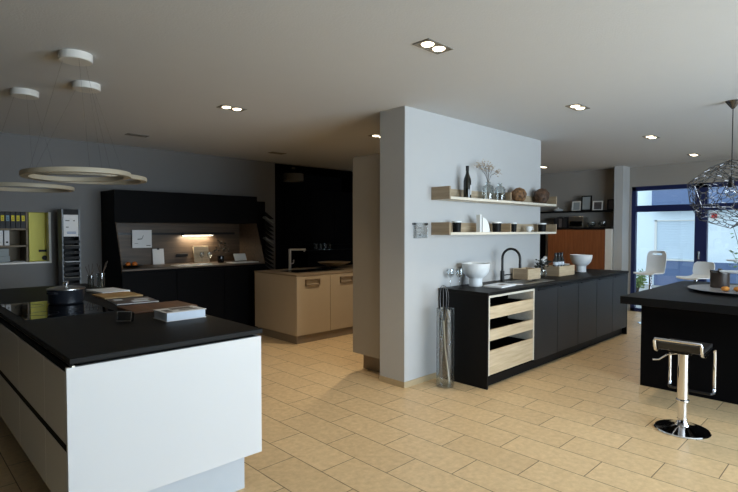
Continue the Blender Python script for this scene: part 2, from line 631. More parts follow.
def shrub(name, label, loc, h, n, spread, ms, leafm, lw=0.03, seed=1):
    rnd = random.Random(seed)
    random.seed(seed)
    t = thing(name, label, 'plant', loc)
    st = B()
    lf = B()
    for k in range(ms):
        a = rnd.uniform(0, 6.28)
        top = Vector((math.cos(a) * spread * rnd.uniform(0.3, 1), math.sin(a) * spread * rnd.uniform(0.3, 1), h * rnd.uniform(0.6, 1)))
        pts = [Vector((0, 0, 0)).lerp(top, q / 4) + Vector((0, 0, 0.08 * h * math.sin(q / 4 * PI))) for q in range(5)]
        st.tube(pts, 0.012, 5, taper=0.004)
        for q in range(n):
            u = rnd.uniform(0.3, 1)
            p = Vector((0, 0, 0)).lerp(top, u) + Vector((rnd.gauss(0, .05), rnd.gauss(0, .05), 0.08 * h * math.sin(u * PI)))
            lf.leaf(p, (rnd.gauss(0, 1), rnd.gauss(0, 1), rnd.gauss(0.3, 0.6)), lw * 2.2, lw)
    st.done('stem', M['twig'], t)
    lf.done('foliage', leafm, t, smooth=False)
    return t


shrub('garden_shrub', 'low green shrub outside at the left edge of the blue window', (13.0, 4.15, -0.03), 0.55, 60, 0.35, 9, M['leaf'], 0.04, 3)
shrub('sapling', 'tall thin leafy sapling outside behind the right window pane', (13.4, 2.05, -0.03), 1.75, 16, 0.5, 9, M['leaf'], 0.045, 5)

# ================================================================== LEFT WHITE ISLAND (origin at its near left floor corner)
IX0, IX1, IY0, IY1 = 0.572, 1.548, 2.47, 5.85
isl = thing('kitchen_island', 'large white glossy kitchen island with handleless drawers, in the left foreground', 'kitchen island', (IX0, IY0, 0))
DX, DY = IX1 - IX0, IY1 - IY0
B().box(0.0, DX, 0.0, 0.02, 0.235, 0.9, 0.002).done('end_panel', M['white_gloss'], isl)
B().box(0.02, DX - 0.02, 0.02, DY - 0.005, 0.235, 0.899).done('carcass', M['gap'], isl, smooth=False)
B().box(0.10, DX - 0.05, 0.11, 0.13, 0.0, 0.235).done('plinth', M['plinth_grey'], isl, smooth=False)
B().box(0.11, DX - 0.06, 0.1301, DY - 0.1, 0.0, 0.2345).done('plinth', M['black_matt'], isl, smooth=False)
B().box(DX - 0.02, DX, 0.0205, DY, 0.235, 0.899, 0.001).done('side_panel', M['white_gloss'], isl)
B().box(0.0, DX, DY, DY + 0.015, 0.235, 0.899, 0.001).done('end_panel', M['white_gloss'], isl)
B().box(0.022, 0.034, -0.003, DY, 0.9, 0.906).done('edge_strip', M['alu'], isl, smooth=False)
ys = [0.022, 0.415, 1.05, 1.68, 2.31, 2.94, DY - 0.002]
for a, b in zip(ys, ys[1:]):
    for z0, z1 in ((0.235, 0.522), (0.556, 0.876)):
        B().box(0.0, 0.02, a + 0.002, b - 0.002, z0, z1, 0.002).done('drawer', M['white_gloss'], isl)
tag(B().box(0, DX - 0.006, 0, DY + 0.02, 0, 0.026, 0.003).done('worktop', M['black_top'], loc=(IX0 + 0.012, IY0 - 0.006, 0.914)),
    'black stone worktop on top of the white island', 'worktop')
B().box(0.001, 0.0199, 0.0201, DY - 0.002, 0.5225, 0.5555).done('gap_shade_strip', M['gap'], isl, smooth=False)  # black strip fills the drawer gap; its colour stands for the shade there
B().box(0.004, 0.0199, 0.0201, DY - 0.002, 0.8765, 0.899).done('gap_shade_strip', M['gap'], isl, smooth=False)  # same under the worktop: groove shade put in as a dark strip
B().box(0.06, DX - 0.05, 0.035, DY - 0.04, 0.899, 0.9135).done('worktop_packer', M['gap'], isl, smooth=False)
hob = thing('induction_hob', 'black glass induction hob flush in the left island worktop', 'hob', (0.64, 3.70, 0.94))
B().box(0, 0.52, 0, 0.90, 0, 0.004, 0.001).done('glass_plate', M['black_gloss'], hob)
for cx, cy in ((0.14, 0.22), (0.38, 0.22), (0.14, 0.66), (0.38, 0.66)):
    B().tube([(cx + 0.09 * math.cos(q / 24 * 2 * PI), cy + 0.09 * math.sin(q / 24 * 2 * PI), 0.0042) for q in range(24)], 0.0012, 4, closed=True).done('zone_marking', M['anthracite'], hob)

# pot on the hob
pt = thing('cooking_pot', 'dark blue lidded cooking pot on the black glass hob', 'pot', (1.02, 4.36, 0.944), 0.6)
B().lathe([(0, 0), (0.125, 0), (0.138, 0.012), (0.142, 0.105), (0.146, 0.112), (0.138, 0.112), (0.134, 0.02), (0, 0.02)], seg=40).done('body', M['iron'], pt)
B().lathe([(0.15, 0.110), (0.15, 0.118), (0.13, 0.124), (0.06, 0.134), (0, 0.136), ], seg=40).done('lid', M['steel'], pt)
B().lathe([(0.010, 0.134), (0.010, 0.150), (0.024, 0.154), (0.026, 0.168), (0.0, 0.172)], seg=20).done('lid_knob', M['chrome'], pt)
for sgn in (-1, 1):
    B().tube([(sgn * 0.138, -0.04, 0.09), (sgn * 0.168, -0.035, 0.093), (sgn * 0.176, 0, 0.094), (sgn * 0.168, 0.035, 0.093), (sgn * 0.138, 0.04, 0.09)], 0.007, 8).done('handle', M['iron'], pt)
pt.scale = (0.86, 0.86, 0.97)

# papers and boards on the island
Z = 0.94
t = thing('brochure_pad', 'white paper pad lying farthest back on the left island', 'paper', (1.49, 4.94, Z), 0.12)
B().box(-0.12, 0.12, -0.17, 0.17, 0, 0.014, 0.001).done('pages', M['paper'], t)
B().box(-0.12, 0.12, -0.17, 0.17, 0.0142, 0.0155).done('cover', M['paper_blue'], t)
tag(B().box(-0.15, 0.15, -0.17, 0.17, 0, 0.012, 0.002).done('sample_board', M['tan_board'], loc=(1.45, 4.56, Z)),
    'tan sample board beside the white paper pad on the island', 'board')
t = thing('magazine', 'printed dark magazine between the tan board and walnut board', 'magazine', (1.43, 4.14, Z), -0.1)
B().box(-0.15, 0.15, -0.16, 0.16, 0, 0.006).done('pages', M['paper'], t)
B().box(-0.15, 0.15, -0.16, 0.16, 0.0062, 0.0075).done('cover', M['print'], t)
for x0, x1, y0, y1 in ((-0.02, 0.10, -0.11, -0.02), (0.02, 0.13, 0.02, 0.07), (-0.12, -0.06, 0.04, 0.12)):
    B().box(x0, x1, y0, y1, 0.0076, 0.008).done('cover_picture', M['paper_blue'], t, smooth=False)
tag(B().box(-0.22, 0.22, -0.17, 0.17, 0, 0.016, 0.003).done('serving_board', M['board_wood'], loc=(1.43, 3.65, Z)),
    'brown walnut board behind the white book on the island', 'board')
t = thing('catalogue', 'thick white catalogue lying near the right corner of the island top', 'book', (1.375, 3.15, Z), 0.02)
B().box(-0.125, 0.125, -0.095, 0.095, 0.003, 0.05, 0.001).done('pages', M['paper_blue'], t)
c = B()
c.box(-0.13, 0.13, -0.1, 0.1, 0.0505, 0.054, 0.001)
c.box(-0.13, 0.13, -0.1, 0.1, 0.0, 0.0028, 0.001)
cv = c.done('cover', M['paper'], t)
for x0, x1, y0, y1 in ((-0.05, 0.09, -0.0, 0.07), (-0.02, 0.10, -0.05, -0.02), (-0.11, -0.07, -0.06, 0.03)):
    B().box(x0, x1, y0, y1, 0.0542, 0.0546).done('cover_picture', M['print'], cv, smooth=False)
t = thing('desk_timer', 'small black square device with chrome rim, left of the white catalogue', 'device', (1.07, 3.22, Z), -0.75)
B().obox((0, 0, 0.034), (0.085, 0.045, 0.058), rx=-0.3, bev=0.006).done('body', M['black_gloss'], t)
B().tube([(-0.043, -0.033, 0.012), (0.043, -0.033, 0.012), (0.043, -0.016, 0.066), (-0.043, -0.016, 0.066)], 0.0028, 6, closed=True).done('rim', M['chrome'], t)
# twig vases on the far end
for (x, y, h, r, lab, sd) in ((1.475, 5.40, 0.12, 0.028, 'slim glass vase with short twigs at the island far end, the left one', 1),
                              (1.56, 5.37, 0.14, 0.036, 'larger glass vase with tall twigs at the island far end, beside the black hutch', 2)):
    t = thing('twig_vase', lab, 'vase', (x, y, Z), group='twig vases on the white island')
    B().lathe([(0, 0), (r, 0), (r, h), (r * .9, h), (r * .9, 0.008), (0, 0.008)], seg=20).done('vase', M['smoke_glass'], t)
    tw = B()
    rn = random.Random(sd)
    for k in range(5):
        a = rn.uniform(0, 6.28)
        tw.tube([(0, 0, 0.012), (r * .5 * math.cos(a), r * .5 * math.sin(a), h), (r * 1.6 * math.cos(a), r * 1.6 * math.sin(a), h + rn.uniform(0.06, 0.12))], 0.003, 5)
    tw.done('twigs', M['twig'], t)

# ================================================================== RING PENDANTS
for (cx, cy, R, zr, tilt, lab) in ((0.962, 3.765, 0.32, 1.865, 0.035, 'cream ring pendant light nearest the camera, above the white island'),
                                   (1.215, 4.47, 0.43, 1.915, 0.0, 'cream ring pendant light, wide one half hidden behind the nearest ring'),
                                   (0.905, 5.05, 0.345, 1.855, 0.0, 'cream ring pendant light at the left picture edge, hung lowest')):
    t = thing('ring_pendant', lab, 'pendant light', (cx, cy, zr), group='ring pendants over the island')
    B().lathe([(0, CH - zr - 0.05), (0.095, CH - zr - 0.05), (0.1, CH - zr - 0.045), (0.1, CH - zr), (0, CH - zr)], seg=40).done('canopy', M['white_paint'], t)
    mt = Matrix.Rotation(tilt, 4, Vector((math.sin(0.8), -math.cos(0.8), 0)).cross(Vector((0, 0, 1)))) if tilt else None
    B().lathe([(R - 0.045, -0.015), (R, -0.015), (R + 0.003, 0), (R, 0.015), (R - 0.045, 0.015), (R - 0.045, -0.015)], seg=72, mtx=mt).done('ring', M['cream'], t)
    for k in range(3):
        a = 2 * PI * k / 3 + 0.5
        B().tube([(0.08 * math.cos(a), 0.08 * math.sin(a), CH - zr - 0.049), ((R - 0.025) * math.cos(a), (R - 0.025) * math.sin(a), 0.0)], 0.0006, 5).done('wire', M['black_metal'], t)

# ================================================================== DOWNLIGHTS


def downlight(x, y, on, lab, power=26):
    t = thing('downlight', lab, 'ceiling light', (x, y, CH), group='twin recessed downlights')
    f_ = B()
    f_.box(-0.125, 0.125, -0.065, -0.055, -0.006, 0)
    f_.box(-0.125, 0.125, 0.055, 0.065, -0.006, 0)
    f_.box(-0.125, -0.115, -0.055, 0.055, -0.006, 0)
    f_.box(0.115, 0.125, -0.055, 0.055, -0.006, 0)
    f_.box(-0.115, 0.115, -0.055, 0.055, -0.002, 0)
    f_.done('trim', M['shade_grey'], t, smooth=False)
    for sx in (-1, 1):
        B().lathe([(0, -0.010), (0.034, -0.009), (0.041, -0.003), (0.041, -0.002)], (sx * 0.056, 0, 0), 24).done('lamp', M['lamp'] if on else M['shade_grey'], t)
    if on:
        l = bpy.data.lights.new('downlight_beam', 'SPOT')
        l.energy = power
        l.color = (1.0, 0.82, 0.58)
        l.spot_size = math.radians(110)
        l.spot_blend = 0.8
        l.shadow_soft_size = 0.05
        lo = bpy.data.objects.new('downlight_beam', l)
        COL.objects.link(lo)
        lo.parent = t
        lo.location = (0, 0, -0.03)


downlight(2.54, 2.03, True, 'lit twin downlight nearest the camera, in front of the white partition', 48)
downlight(2.44, 4.38, True, 'lit twin downlight between the white island and the black hutch', 40)
downlight(4.76, 2.07, True, 'lit twin downlight above the sink run, right of the partition', 48)
downlight(6.94, 2.09, True, 'lit twin downlight above the right end of the sink run', 36)
downlight(9.05, 2.12, True, 'lit twin downlight closest to the blue window', 26)
downlight(8.8, 4.46, True, 'lit twin downlight before the cherry wood sideboard', 26)
downlight(4.47, 4.42, True, 'lit twin downlight at the partition edge by the tall greige cabinet', 105)
downlight(2.30, 6.43, False, 'unlit twin downlight above the left end of the black hutch')
downlight(4.34, 6.45, False, 'unlit twin downlight above the right end of the black hutch')

# ================================================================== BLACK HUTCH ON THE NORTH WALL
HX0, HX1 = 2.155, 4.235
h = thing('kitchen_hutch', 'tall black kitchen hutch with lit wooden niche against the back wall', 'kitchen cabinet', (HX0, 6.62, 0))
HW = HX1 - HX0
B().box(0, HW, 0.23, 0.755, 1.6, 2.015, 0.003).done('upper_cabinet', M['black_deep'], h)
B().box(0, HW, 0.0, 0.755, 0.1, 0.985, 0.003).done('base_cabinet', M['black_deep'], h)
B().box(0.02, HW - 0.02, 0.06, 0.75, 0, 0.1).done('plinth', M['black_deep'], h, smooth=False)
for k in range(3):
    a = 0.003 + k * HW / 3
    B().box(a, a + HW / 3 - 0.006, -0.018, -0.001, 0.12, 0.955, 0.002).done('door', M['black_deep'], h)
B().box(0.0, HW, 0.735, 0.755, 0.985, 1.6).done('niche_back', M['niche_wood'], h, smooth=False)
B().box(0.0101, HW - 0.0101, -0.01, 0.735, 0.986, 1.005, 0.002).done('worktop', M['niche_wood'], h)
AX = Matrix(((0, 0, 1, 0), (1, 0, 0, 0), (0, 1, 0, 0), (0, 0, 0, 1)))
for x in (0.0, HW - 0.02):
    B().prism([(0.0, 1.005), (0.735, 1.005), (0.735, 1.6), (0.23, 1.6)], 0.01,
              Matrix.Translation((x + (0.01 if x == 0 else 0), 0, 0)) @ AX).done('niche_side', M['niche_wood'], h, smooth=False)
    B().prism([(-0.004, 0.986), (0.735, 0.986), (0.735, 1.6), (0.228, 1.6)], 0.0099,
              Matrix.Translation((x + (0 if x == 0 else 0.0101), 0, 0)) @ AX).done('outer_side', M['black_deep'], h, smooth=False)
B().box(0.02, HW - 0.12, 0.712, 0.734, 1.43, 1.462).done('rail', M['black_metal'], h, smooth=False)
B().box(1.0, 1.18, 0.70, 0.735, 1.10, 1.15, 0.012).done('socket_strip', M['black_metal'], h)
lt = thing('strip_lamp', 'lit LED strip lamp clipped on the black niche rail', 'lamp', (HX0 + 1.08, 7.29, 1.42))
B().box(0, 0.48, -0.02, 0.04, 0.0, 0.03).done('housing', M['black_metal'], lt, smooth=False)
B().box(0.01, 0.47, -0.018, 0.03, -0.006, -0.0005).done('diffuser', M['led'], lt, smooth=False)
ll = area('strip_lamp_beam', (0.24, -0.02, -0.02), (math.radians(12), 0, 0), 0.46, 0.03, 2.2, (1, 0.86, 0.64))
ll.parent = lt
ll.location = (0.24, 0.0, -0.012)
HZ = 1.005
t = thing('wall_print', 'square white picture panel with dark strokes hung on the niche rail', 'picture', (2.53, 7.325, 1.25))
B().box(0, 0.265, -0.012, 0.0, 0, 0.25, 0.001).done('panel', M['paper'], t)
p_ = B()
p_.tube([(0.07, -0.013, 0.12), (0.13, -0.013, 0.125)], 0.006, 6)
p_.tube([(0.13, -0.013, 0.125), (0.15, -0.013, 0.175)], 0.003, 6)
p_.box(0.19, 0.25, -0.0128, -0.012, 0.025, 0.035)
p_.box(0.03, 0.08, -0.0128, -0.012, 0.06, 0.064)
p_.done('strokes', M['ink'], t)
t = thing('note_holder', 'upright white sheet in a clip leaning below the picture panel', 'paper', (2.80, 7.28, HZ))
B().obox((0.085, 0.03, 0.115), (0.16, 0.006, 0.22), rx=-0.12).done('sheet', M['paper'], t)
B().box(0.01, 0.16, 0.0, 0.05, 0, 0.008).done('foot', M['steel'], t, smooth=False)
B().obox((0.085, 0.042, 0.225), (0.03, 0.016, 0.03), rx=-0.12).done('clip', M['black_metal'], t)
fb = tag(B().lathe([(0, 0), (0.08, 0), (0.13, 0.02), (0.15, 0.03), (0.13, 0.026), (0.08, 0.008), (0, 0.008)], seg=28).done('fruit_plate', M['black_metal'], loc=(2.40, 6.98, HZ)),
         'dark fruit plate at the left end of the hutch niche', 'plate')
for x, y, lab in ((2.44, 6.98, 'orange on the dark plate, the right one'), (2.36, 6.99, 'orange on the dark plate, the left one')):
    tag(B().blob((0, 0, 0), 0.033, sub=3).done('orange', M['orange'], loc=(x, y, HZ + 0.042)), lab, 'fruit', 'oranges in the hutch niche')
tag(B().obox((0, 0, 0.155), (0.24, 0.018, 0.25), rx=-0.2, bev=0.004).done('cutting_board', M['oak'], loc=(3.50, 7.24, HZ - 0.026)),
    'pale wooden cutting board leaning behind the stemmed glasses', 'cutting board')


def wineglass(loc, hh, r, lab, grp, name='wine_glass'):
    t_ = thing(name, lab, 'glass', loc, group=grp)
    B().lathe([(0, 0), (r * .8, 0.002), (0.004, 0.008), (0.004, hh * .5)], seg=20).done('stem', M['clear'], t_)
    B().lathe([(0.004, hh * .5), (r * .7, hh * .58), (r, hh * .72), (r * .85, hh), (r * .8, hh), (r * .94, hh * .72), (0.0, hh * .53)], seg=20).done('cup', M['clear'], t_)
    return t_


wineglass((3.42, 7.05, HZ), 0.17, 0.035, 'left stemmed glass in front of the cutting board', 'stemmed glasses in the niche')
wineglass((3.53, 7.03, HZ), 0.17, 0.035, 'right stemmed glass in front of the cutting board', 'stemmed glasses in the niche')


def potted(name, loc, r, hp, potm, leafm, lab, n=40, sp=0.1, seed=3, lw=0.02):
    t_ = thing(name, lab, 'plant', loc)
    B().lathe([(0, 0), (r * .8, 0), (r, hp * .5), (r * .9, hp), (r * .8, hp), (r * .8, hp * .6), (0, hp * .6)], seg=24).done('pot', potm, t_)
    rn_ = random.Random(seed)
    random.seed(seed)
    lf = B()
    st = B()
    for k in range(n // 6):
        a = rn_.uniform(0, 6.28)
        tip = Vector((sp * math.cos(a) * rn_.uniform(.3, 1), sp * math.sin(a) * rn_.uniform(.3, 1), hp + sp * rn_.uniform(.5, 1.3)))
        st.tube([(0, 0, hp * .6), tip * 0.6 + Vector((0, 0, hp * .4)), tip], 0.002, 5)
        for q in range(6):
            lf.leaf(tip * rn_.uniform(.7, 1.0) + Vector((rn_.gauss(0, .012), rn_.gauss(0, .012), rn_.gauss(0, .012) + .02)), (rn_.gauss(0, 1), rn_.gauss(0, 1), rn_.gauss(.4, .6)), lw * 2, lw)
    st.done('stems', M['twig'], t_)
    lf.done('leaves', leafm, t_, smooth=False)
    return t_


potted('potted_plant', (3.72, 7.05, HZ), 0.055, 0.1, M['black_gloss'], M['leaf_dark'], 'dark leafy plant in a black jar right of the lamp glow', 48, 0.17, 4, 0.022)
t = thing('kitchen_scale', 'pale tilted tablet stand at the right end of the hutch niche', 'device', (4.02, 7.0, HZ))
B().obox((0, 0, 0.075), (0.2, 0.014, 0.12), rx=-0.5, bev=0.004).done('plate', M['white_ceramic'], t)
B().box(-0.09, 0.09, -0.02, 0.11, 0, 0.02, 0.004).done('foot', M['black_metal'], t)
for x, wd_, lab, m_ in ((3.05, 0.26, 'open white brochure lying below the socket strip in the niche', 'paper'), (3.33, 0.2, 'white brochure lying left of the cutting board', 'paper_blue'),):
    t = thing('brochure', lab, 'brochure', (x, 6.86, HZ))
    B().obox((0, 0, 0.004), (wd_, 0.2, 0.006), rz=0.1).done('pages', M['paper'], t)
    B().obox((0, 0, 0.0078), (wd_, 0.2, 0.001), rz=0.1).done('cover', M[m_], t)
tag(B().box(-0.22, 0.22, -0.1, 0.1, 0, 0.012, 0.003).done('serving_tray', M['white_ceramic'], loc=(3.97, 6.84, HZ)), 'flat white serving tray before the tablet stand', 'tray')

# ================================================================== HATCH SHELF (office side)
sh = thing('office_shelf', 'brown open office shelf seen through the hatch in the left wall', 'shelf', (0.30, 7.52, 0))
s = B()
s.box(0, 1.05, 0.0, 0.36, 1.50, 1.52)
s.box(0, 1.05, 0.0, 0.36, 1.29, 1.31)
s.box(0, 1.05, 0.0, 0.36, 1.06, 1.08)
s.box(0, 1.05, 0.0, 0.36, 1.78, 1.80)
s.box(1.03, 1.05, 0.0, 0.36, 0.0, 1.80)
s.box(0, 0.02, 0.0, 0.36, 0.0, 1.80)
s.box(0, 1.05, 0.35, 0.36, 0.0, 1.80)
s.done('carcass', M['shelf_brown'], sh, smooth=False)
t = thing('yellow_cabinet', 'yellow cabinet door seen through the hatch in the left wall', 'cabinet', (1.36, 7.52, 0))
B().box(0, 0.45, 0.0, 0.36, 0, 1.9).done('body', M['yellow'], t, smooth=False)
B().box(0.10, 0.19, -0.012, -0.001, 1.222, 1.25, 0.002).done('handle', M['ink'], t)
B().lathe([(0, 0), (0.03, 0), (0.03, 0.012), (0, 0.012)], (0.165, -0.001, 1.145), 20, Matrix.Rotation(PI / 2, 4, 'X')).done('lock', M['ink'], t)
lefts = [1.014, 1.067, 1.120, 1.173, 1.226, 1.279]
names = ['black binder with yellow spine at the left edge of the hatch', 'black binder with yellow spine, second from the hatch left edge', 'black binder with blue-grey spine between yellow-spined ones',
         'black binder with yellow spine just right of the blue-grey one', 'black binder with yellow spine, second from the yellow cabinet', 'black binder with yellow spine nearest the yellow cabinet']
for k, x in enumerate(lefts):
    t = thing('ring_binder', names[k], 'binder', (x, 7.53, 1.52), group='binders on the top office shelf')
    B().box(0.001, 0.05, 0, 0.27, 0, 0.24, 0.002).done('spine', M['binder'], t)
    lb = B().box(0.010, 0.041, -0.002, -0.0005, 0.09, 0.16)
    lb = lb.done('spine_label', M['bluegrey_label'] if k == 2 else M['yellow_label'], t, smooth=False)
    i_ = B()
    i_.box(0.018, 0.033, -0.003, -0.002, 0.125, 0.132)
    i_.box(0.018, 0.033, -0.003, -0.002, 0.108, 0.114)
    i_.done('print', M['ink'], lb, smooth=False)
for x, wd_, lab in ((1.01, 0.085, 'pale file folder on the middle office shelf, the wide left one'), (1.11, 0.05, 'pale lever file leaning on the middle office shelf, the narrow right one')):
    t = thing('file_folder', lab, 'folder', (x, 7.54, 1.31), group='files on the middle office shelf')
    B().box(0, wd_, 0, 0.25, 0, 0.185, 0.002).done('case', M['paper'], t)
    B().lathe([(0, 0), (0.012, 0), (0.012, 0.003), (0, 0.003)], (wd_ / 2, -0.0005, 0.04), 14, Matrix.Rotation(PI / 2, 4, 'X')).done('finger_hole', M['ink'], t)
tag(B().box(0, 0.24, 0, 0.3, 0, 0.1, 0.004).done('storage_box', M['grey_box'], loc=(0.92, 7.53, 1.08)), 'grey storage box on the lower office shelf, bottom one', 'box', 'grey boxes in the office shelf')
tag(B().box(0, 0.23, 0, 0.3, 0, 0.09, 0.004).done('storage_box', M['grey_box'], loc=(0.92, 7.53, 1.181)), 'grey storage box on the lower office shelf, stacked on the other', 'box', 'grey boxes in the office shelf')
tag(B().box(0, 0.13, 0, 0.2, 0, 0.03, 0.001).done('paper_stack', M['paper'], loc=(1.19, 7.54, 1.08)), 'white paper stack low on the office shelf beside grey boxes', 'paper')

# ================================================================== BROCHURE TOWER
t = thing('brochure_tower', 'tall narrow steel brochure tower with poster and black trays, left of the hutch', 'display stand', (1.615, 7.05, 0))
for x in (0, 0.186):
    B().box(x, x + 0.016, 0, 0.2, 0, 1.76).done('post', M['stand_grey'], t, smooth=False)
B().box(0.016, 0.186, 0.18, 0.2, 0, 1.75).done('back_panel', M['black_matt'], t, smooth=False)
hdr = B().box(0.016, 0.186, 0.0, 0.02, 1.69, 1.755)
hdr.done('header', M['black_matt'], t, smooth=False)
po = B().box(0.02, 0.182, 0.004, 0.012, 1.42, 1.688).done('poster', M['paper'], t, smooth=False)
i_ = B()
for x0, x1, z in ((0.04, 0.085, 1.61), (0.125, 0.145, 1.61), (0.045, 0.075, 1.53)):
    i_.box(x0, x1, 0.003, 0.004, z, z + 0.01)
i_.done('text', M['ink'], po, smooth=False)
i_ = B()
i_.box(0.055, 0.155, 0.003, 0.004, 1.47, 1.478)
i_.box(0.055, 0.155, 0.003, 0.004, 1.455, 1.463)
i_.done('blue_text', M['blue_ink'], po, smooth=False)
for k in range(17):
    z = 0.28 + k * 0.066
    tr = B()
    tr.box(0.0165, 0.1855, -0.03, 0.178, z, z + 0.008)
    tr.box(0.0165, 0.1855, -0.034, -0.03, z, z + 0.035)
    tr.done('tray', M['black_matt'], t, smooth=False)
    if k in (5, 9, 12, 15):
        B().box(0.02, 0.182, -0.028, 0.17, z + 0.0085, z + 0.042).done('leaflets', M['shade_grey'] if k != 12 else M['paper'], t, smooth=False)
B().box(-0.04, 0.24, -0.05, 0.25, 0, 0.012).done('foot', M['stand_grey'], t, smooth=False)

# sample fan tower right of the hutch
t = thing('sample_tower', 'black post with fanned dark sample cards between hutch and dark recess', 'display stand', (4.44, 7.1, 0))
B().box(-0.07, 0.10, 0.0, 0.12, 0, 1.96).done('post', M['black_deep'], t, smooth=False)
B().box(-0.14, 0.14, -0.05, 0.22, 0, 0.02).done('foot', M['black_deep'], t, smooth=False)
for k in range(16):
    z = 0.72 + k * 0.067
    c = B()
    c.obox((0.12, -0.04, z), (0.17, 0.13, 0.012), ry=0.5, rx=0.1)
    c.obox((0.115, -0.04, z + 0.016), (0.15, 0.11, 0.012), ry=0.62, rx=0.1)
    c.done('sample_card', M['grey_box'] if k in (9, 14) else M['black_matt'], t, smooth=False)

# ================================================================== DARK RECESS
for k in range(4):
    x0 = 4.95 + k * 0.63
    t = thing('tall_cabinet', ['black tall cabinet in the dark recess, leftmost', 'black tall cabinet in the dark recess, second from left', 'black tall cabinet in the dark recess, third from left', 'black tall cabinet in the dark recess, behind the bowl on the right'][k], 'cabinet', (x0, 8.05, 0), group='tall cabinets in the recess')
    B().box(0, 0.625, 0.02, 0.53, 0.0, 2.3).done('carcass', M['black_deep'], t, smooth=False)
    B().box(0.003, 0.622, 0.0, 0.019, 0.1, 1.2, 0.002).done('door', M['black_deep'], t)
    B().box(0.003, 0.622, 0.0, 0.019, 1.206, 2.29, 0.002).done('door', M['black_deep'], t)
cr_ = tag(B().box(0, 1.5, 0, 0.3, 0, 1.1, 0.004).done('low_cabinet', M['black_deep'], loc=(5.9, 7.74, 0)), 'black low cabinet in the recess behind the sand island', 'cabinet')
for k, x in enumerate((6.2, 6.32, 6.44, 6.56)):
    tag(B().lathe([(0, 0), (0.03, 0), (0.037, 0.13), (0.034, 0.13), (0.027, 0.006), (0, 0.006)], seg=18).done('tumbler', M['smoke_glass'], loc=(x, 7.88, 1.1)),
        ['glass tumbler in the dark recess, first from left', 'glass tumbler in the dark recess, second from left', 'glass tumbler in the dark recess, third from left', 'glass tumbler in the dark recess, last on the right'][k], 'glass', 'tumblers in the recess')
t = thing('drum_lamp', 'dim grey drum pendant lamp near the ceiling of the dark recess', 'pendant light', (5.55, 7.72, 2.40))
B().lathe([(0.19, 0), (0.19, 0.14), (0.186, 0.14), (0.186, 0)], seg=36).done('shade', M['shade_grey'], t)
B().cyl((0, 0, 0.1), 0.008, CH - 2.40 - 0.1, 10).done('stem', M['black_metal'], t)
B().lathe([(0, CH - 2.4 - 0.03), (0.04, CH - 2.4 - 0.03), (0.04, CH - 2.4)], seg=18).done('canopy', M['shade_grey'], t)

# ================================================================== SAND ISLAND BEHIND THE PARTITION
SX0, SX1, SY0, SY1 = 3.89, 6.45, 5.35, 6.37
si = thing('sand_island', 'sand coloured kitchen island in the middle background beside the tall cabinet', 'kitchen island', (SX0, SY0, 0))
B().box(0.0, SX1 - SX0, 0.02, SY1 - SY0, 0.11, 0.89, 0.002).done('carcass', M['taupe_front'], si)
B().box(0.02, SX1 - SX0 - 0.05, 0.025, SY1 - SY0 - 0.05, 0, 0.11).done('plinth', M['taupe_plinth'], si, smooth=False)
xs = [0.0, 0.57, 1.17, 1.77, SX1 - SX0]
for a, b in zip(xs, xs[1:]):
    dr = B().box(a + 0.003, b - 0.003, 0.0, 0.02, 0.112, 0.886, 0.002).done('door', M['taupe_front'], si)
    x0 = a + 0.14 if a == 0 else a + 0.17
    hd = B()
    for (xa, xb, za, zb) in ((x0, x0 + 0.24, 0.835, 0.847), (x0, x0 + 0.24, 0.765, 0.777), (x0, x0 + 0.014, 0.765, 0.847), (x0 + 0.226, x0 + 0.24, 0.765, 0.847)):
        hd.box(xa, xb, -0.022, -0.0005, za, zb)
    hd.done('handle', M['taupe_plinth'], dr, smooth=False)
tw_ = B()
tw_.box(0, SX1 - SX0 + 0.01, 0, SY1 - SY0 + 0.01, 0, 0.02, 0.002)
tag(tw_.done('worktop', M['taupe_plinth'], loc=(SX0 - 0.005, SY0 - 0.005, 0.891)), 'sand coloured thin worktop on the sand island', 'worktop')
t = thing('sink', 'black inset sink in the sand island worktop', 'sink', (4.1, 5.62, 0.912))
k_ = B()
k_.box(0, 0.85, 0, 0.02, 0, 0.006)
k_.box(0, 0.85, 0.4, 0.42, 0, 0.006)
k_.box(0, 0.02, 0.02, 0.4, 0, 0.006)
k_.box(0.83, 0.85, 0.02, 0.4, 0, 0.006)
k_.done('rim', M['black_metal'], t, smooth=False)
B().box(0.02, 0.83, 0.02, 0.4, 0, 0.002).done('basin', M['black_gloss'], t, smooth=False)
t = thing('tap', 'steel angular tap standing on the sand island', 'tap', (4.33, 6.12, 0.911), -0.35)
B().lathe([(0, 0), (0.028, 0), (0.028, 0.012), (0.02, 0.014), (0.02, 0.31), (0, 0.31)], seg=20).done('body', M['steel'], t)
B().tube([(0, 0, 0.30), (0.24, 0, 0.30)], 0.015, 12).done('spout', M['steel'], t)
B().tube([(0.22, 0, 0.29), (0.22, 0, 0.265)], 0.012, 12).done('nozzle', M['steel'], t)
B().tube([(0.0, 0.0, 0.09), (0.055, 0, 0.10), (0.058, 0.0, 0.15)], 0.010, 8).done('lever', M['steel'], t)
t = thing('woven_bowl', 'wide shallow brown bowl on a small foot on the sand island', 'bowl', (5.12, 6.05, 0.911))
B().lathe([(0.05, 0.012), (0.12, 0.03), (0.24, 0.075), (0.26, 0.088), (0.25, 0.09), (0.12, 0.045), (0, 0.03)], seg=36).done('dish', M['oak_grey'], t)
B().lathe([(0, 0), (0.06, 0), (0.045, 0.02), (0, 0.02)], seg=24).done('foot', M['black_metal'], t)

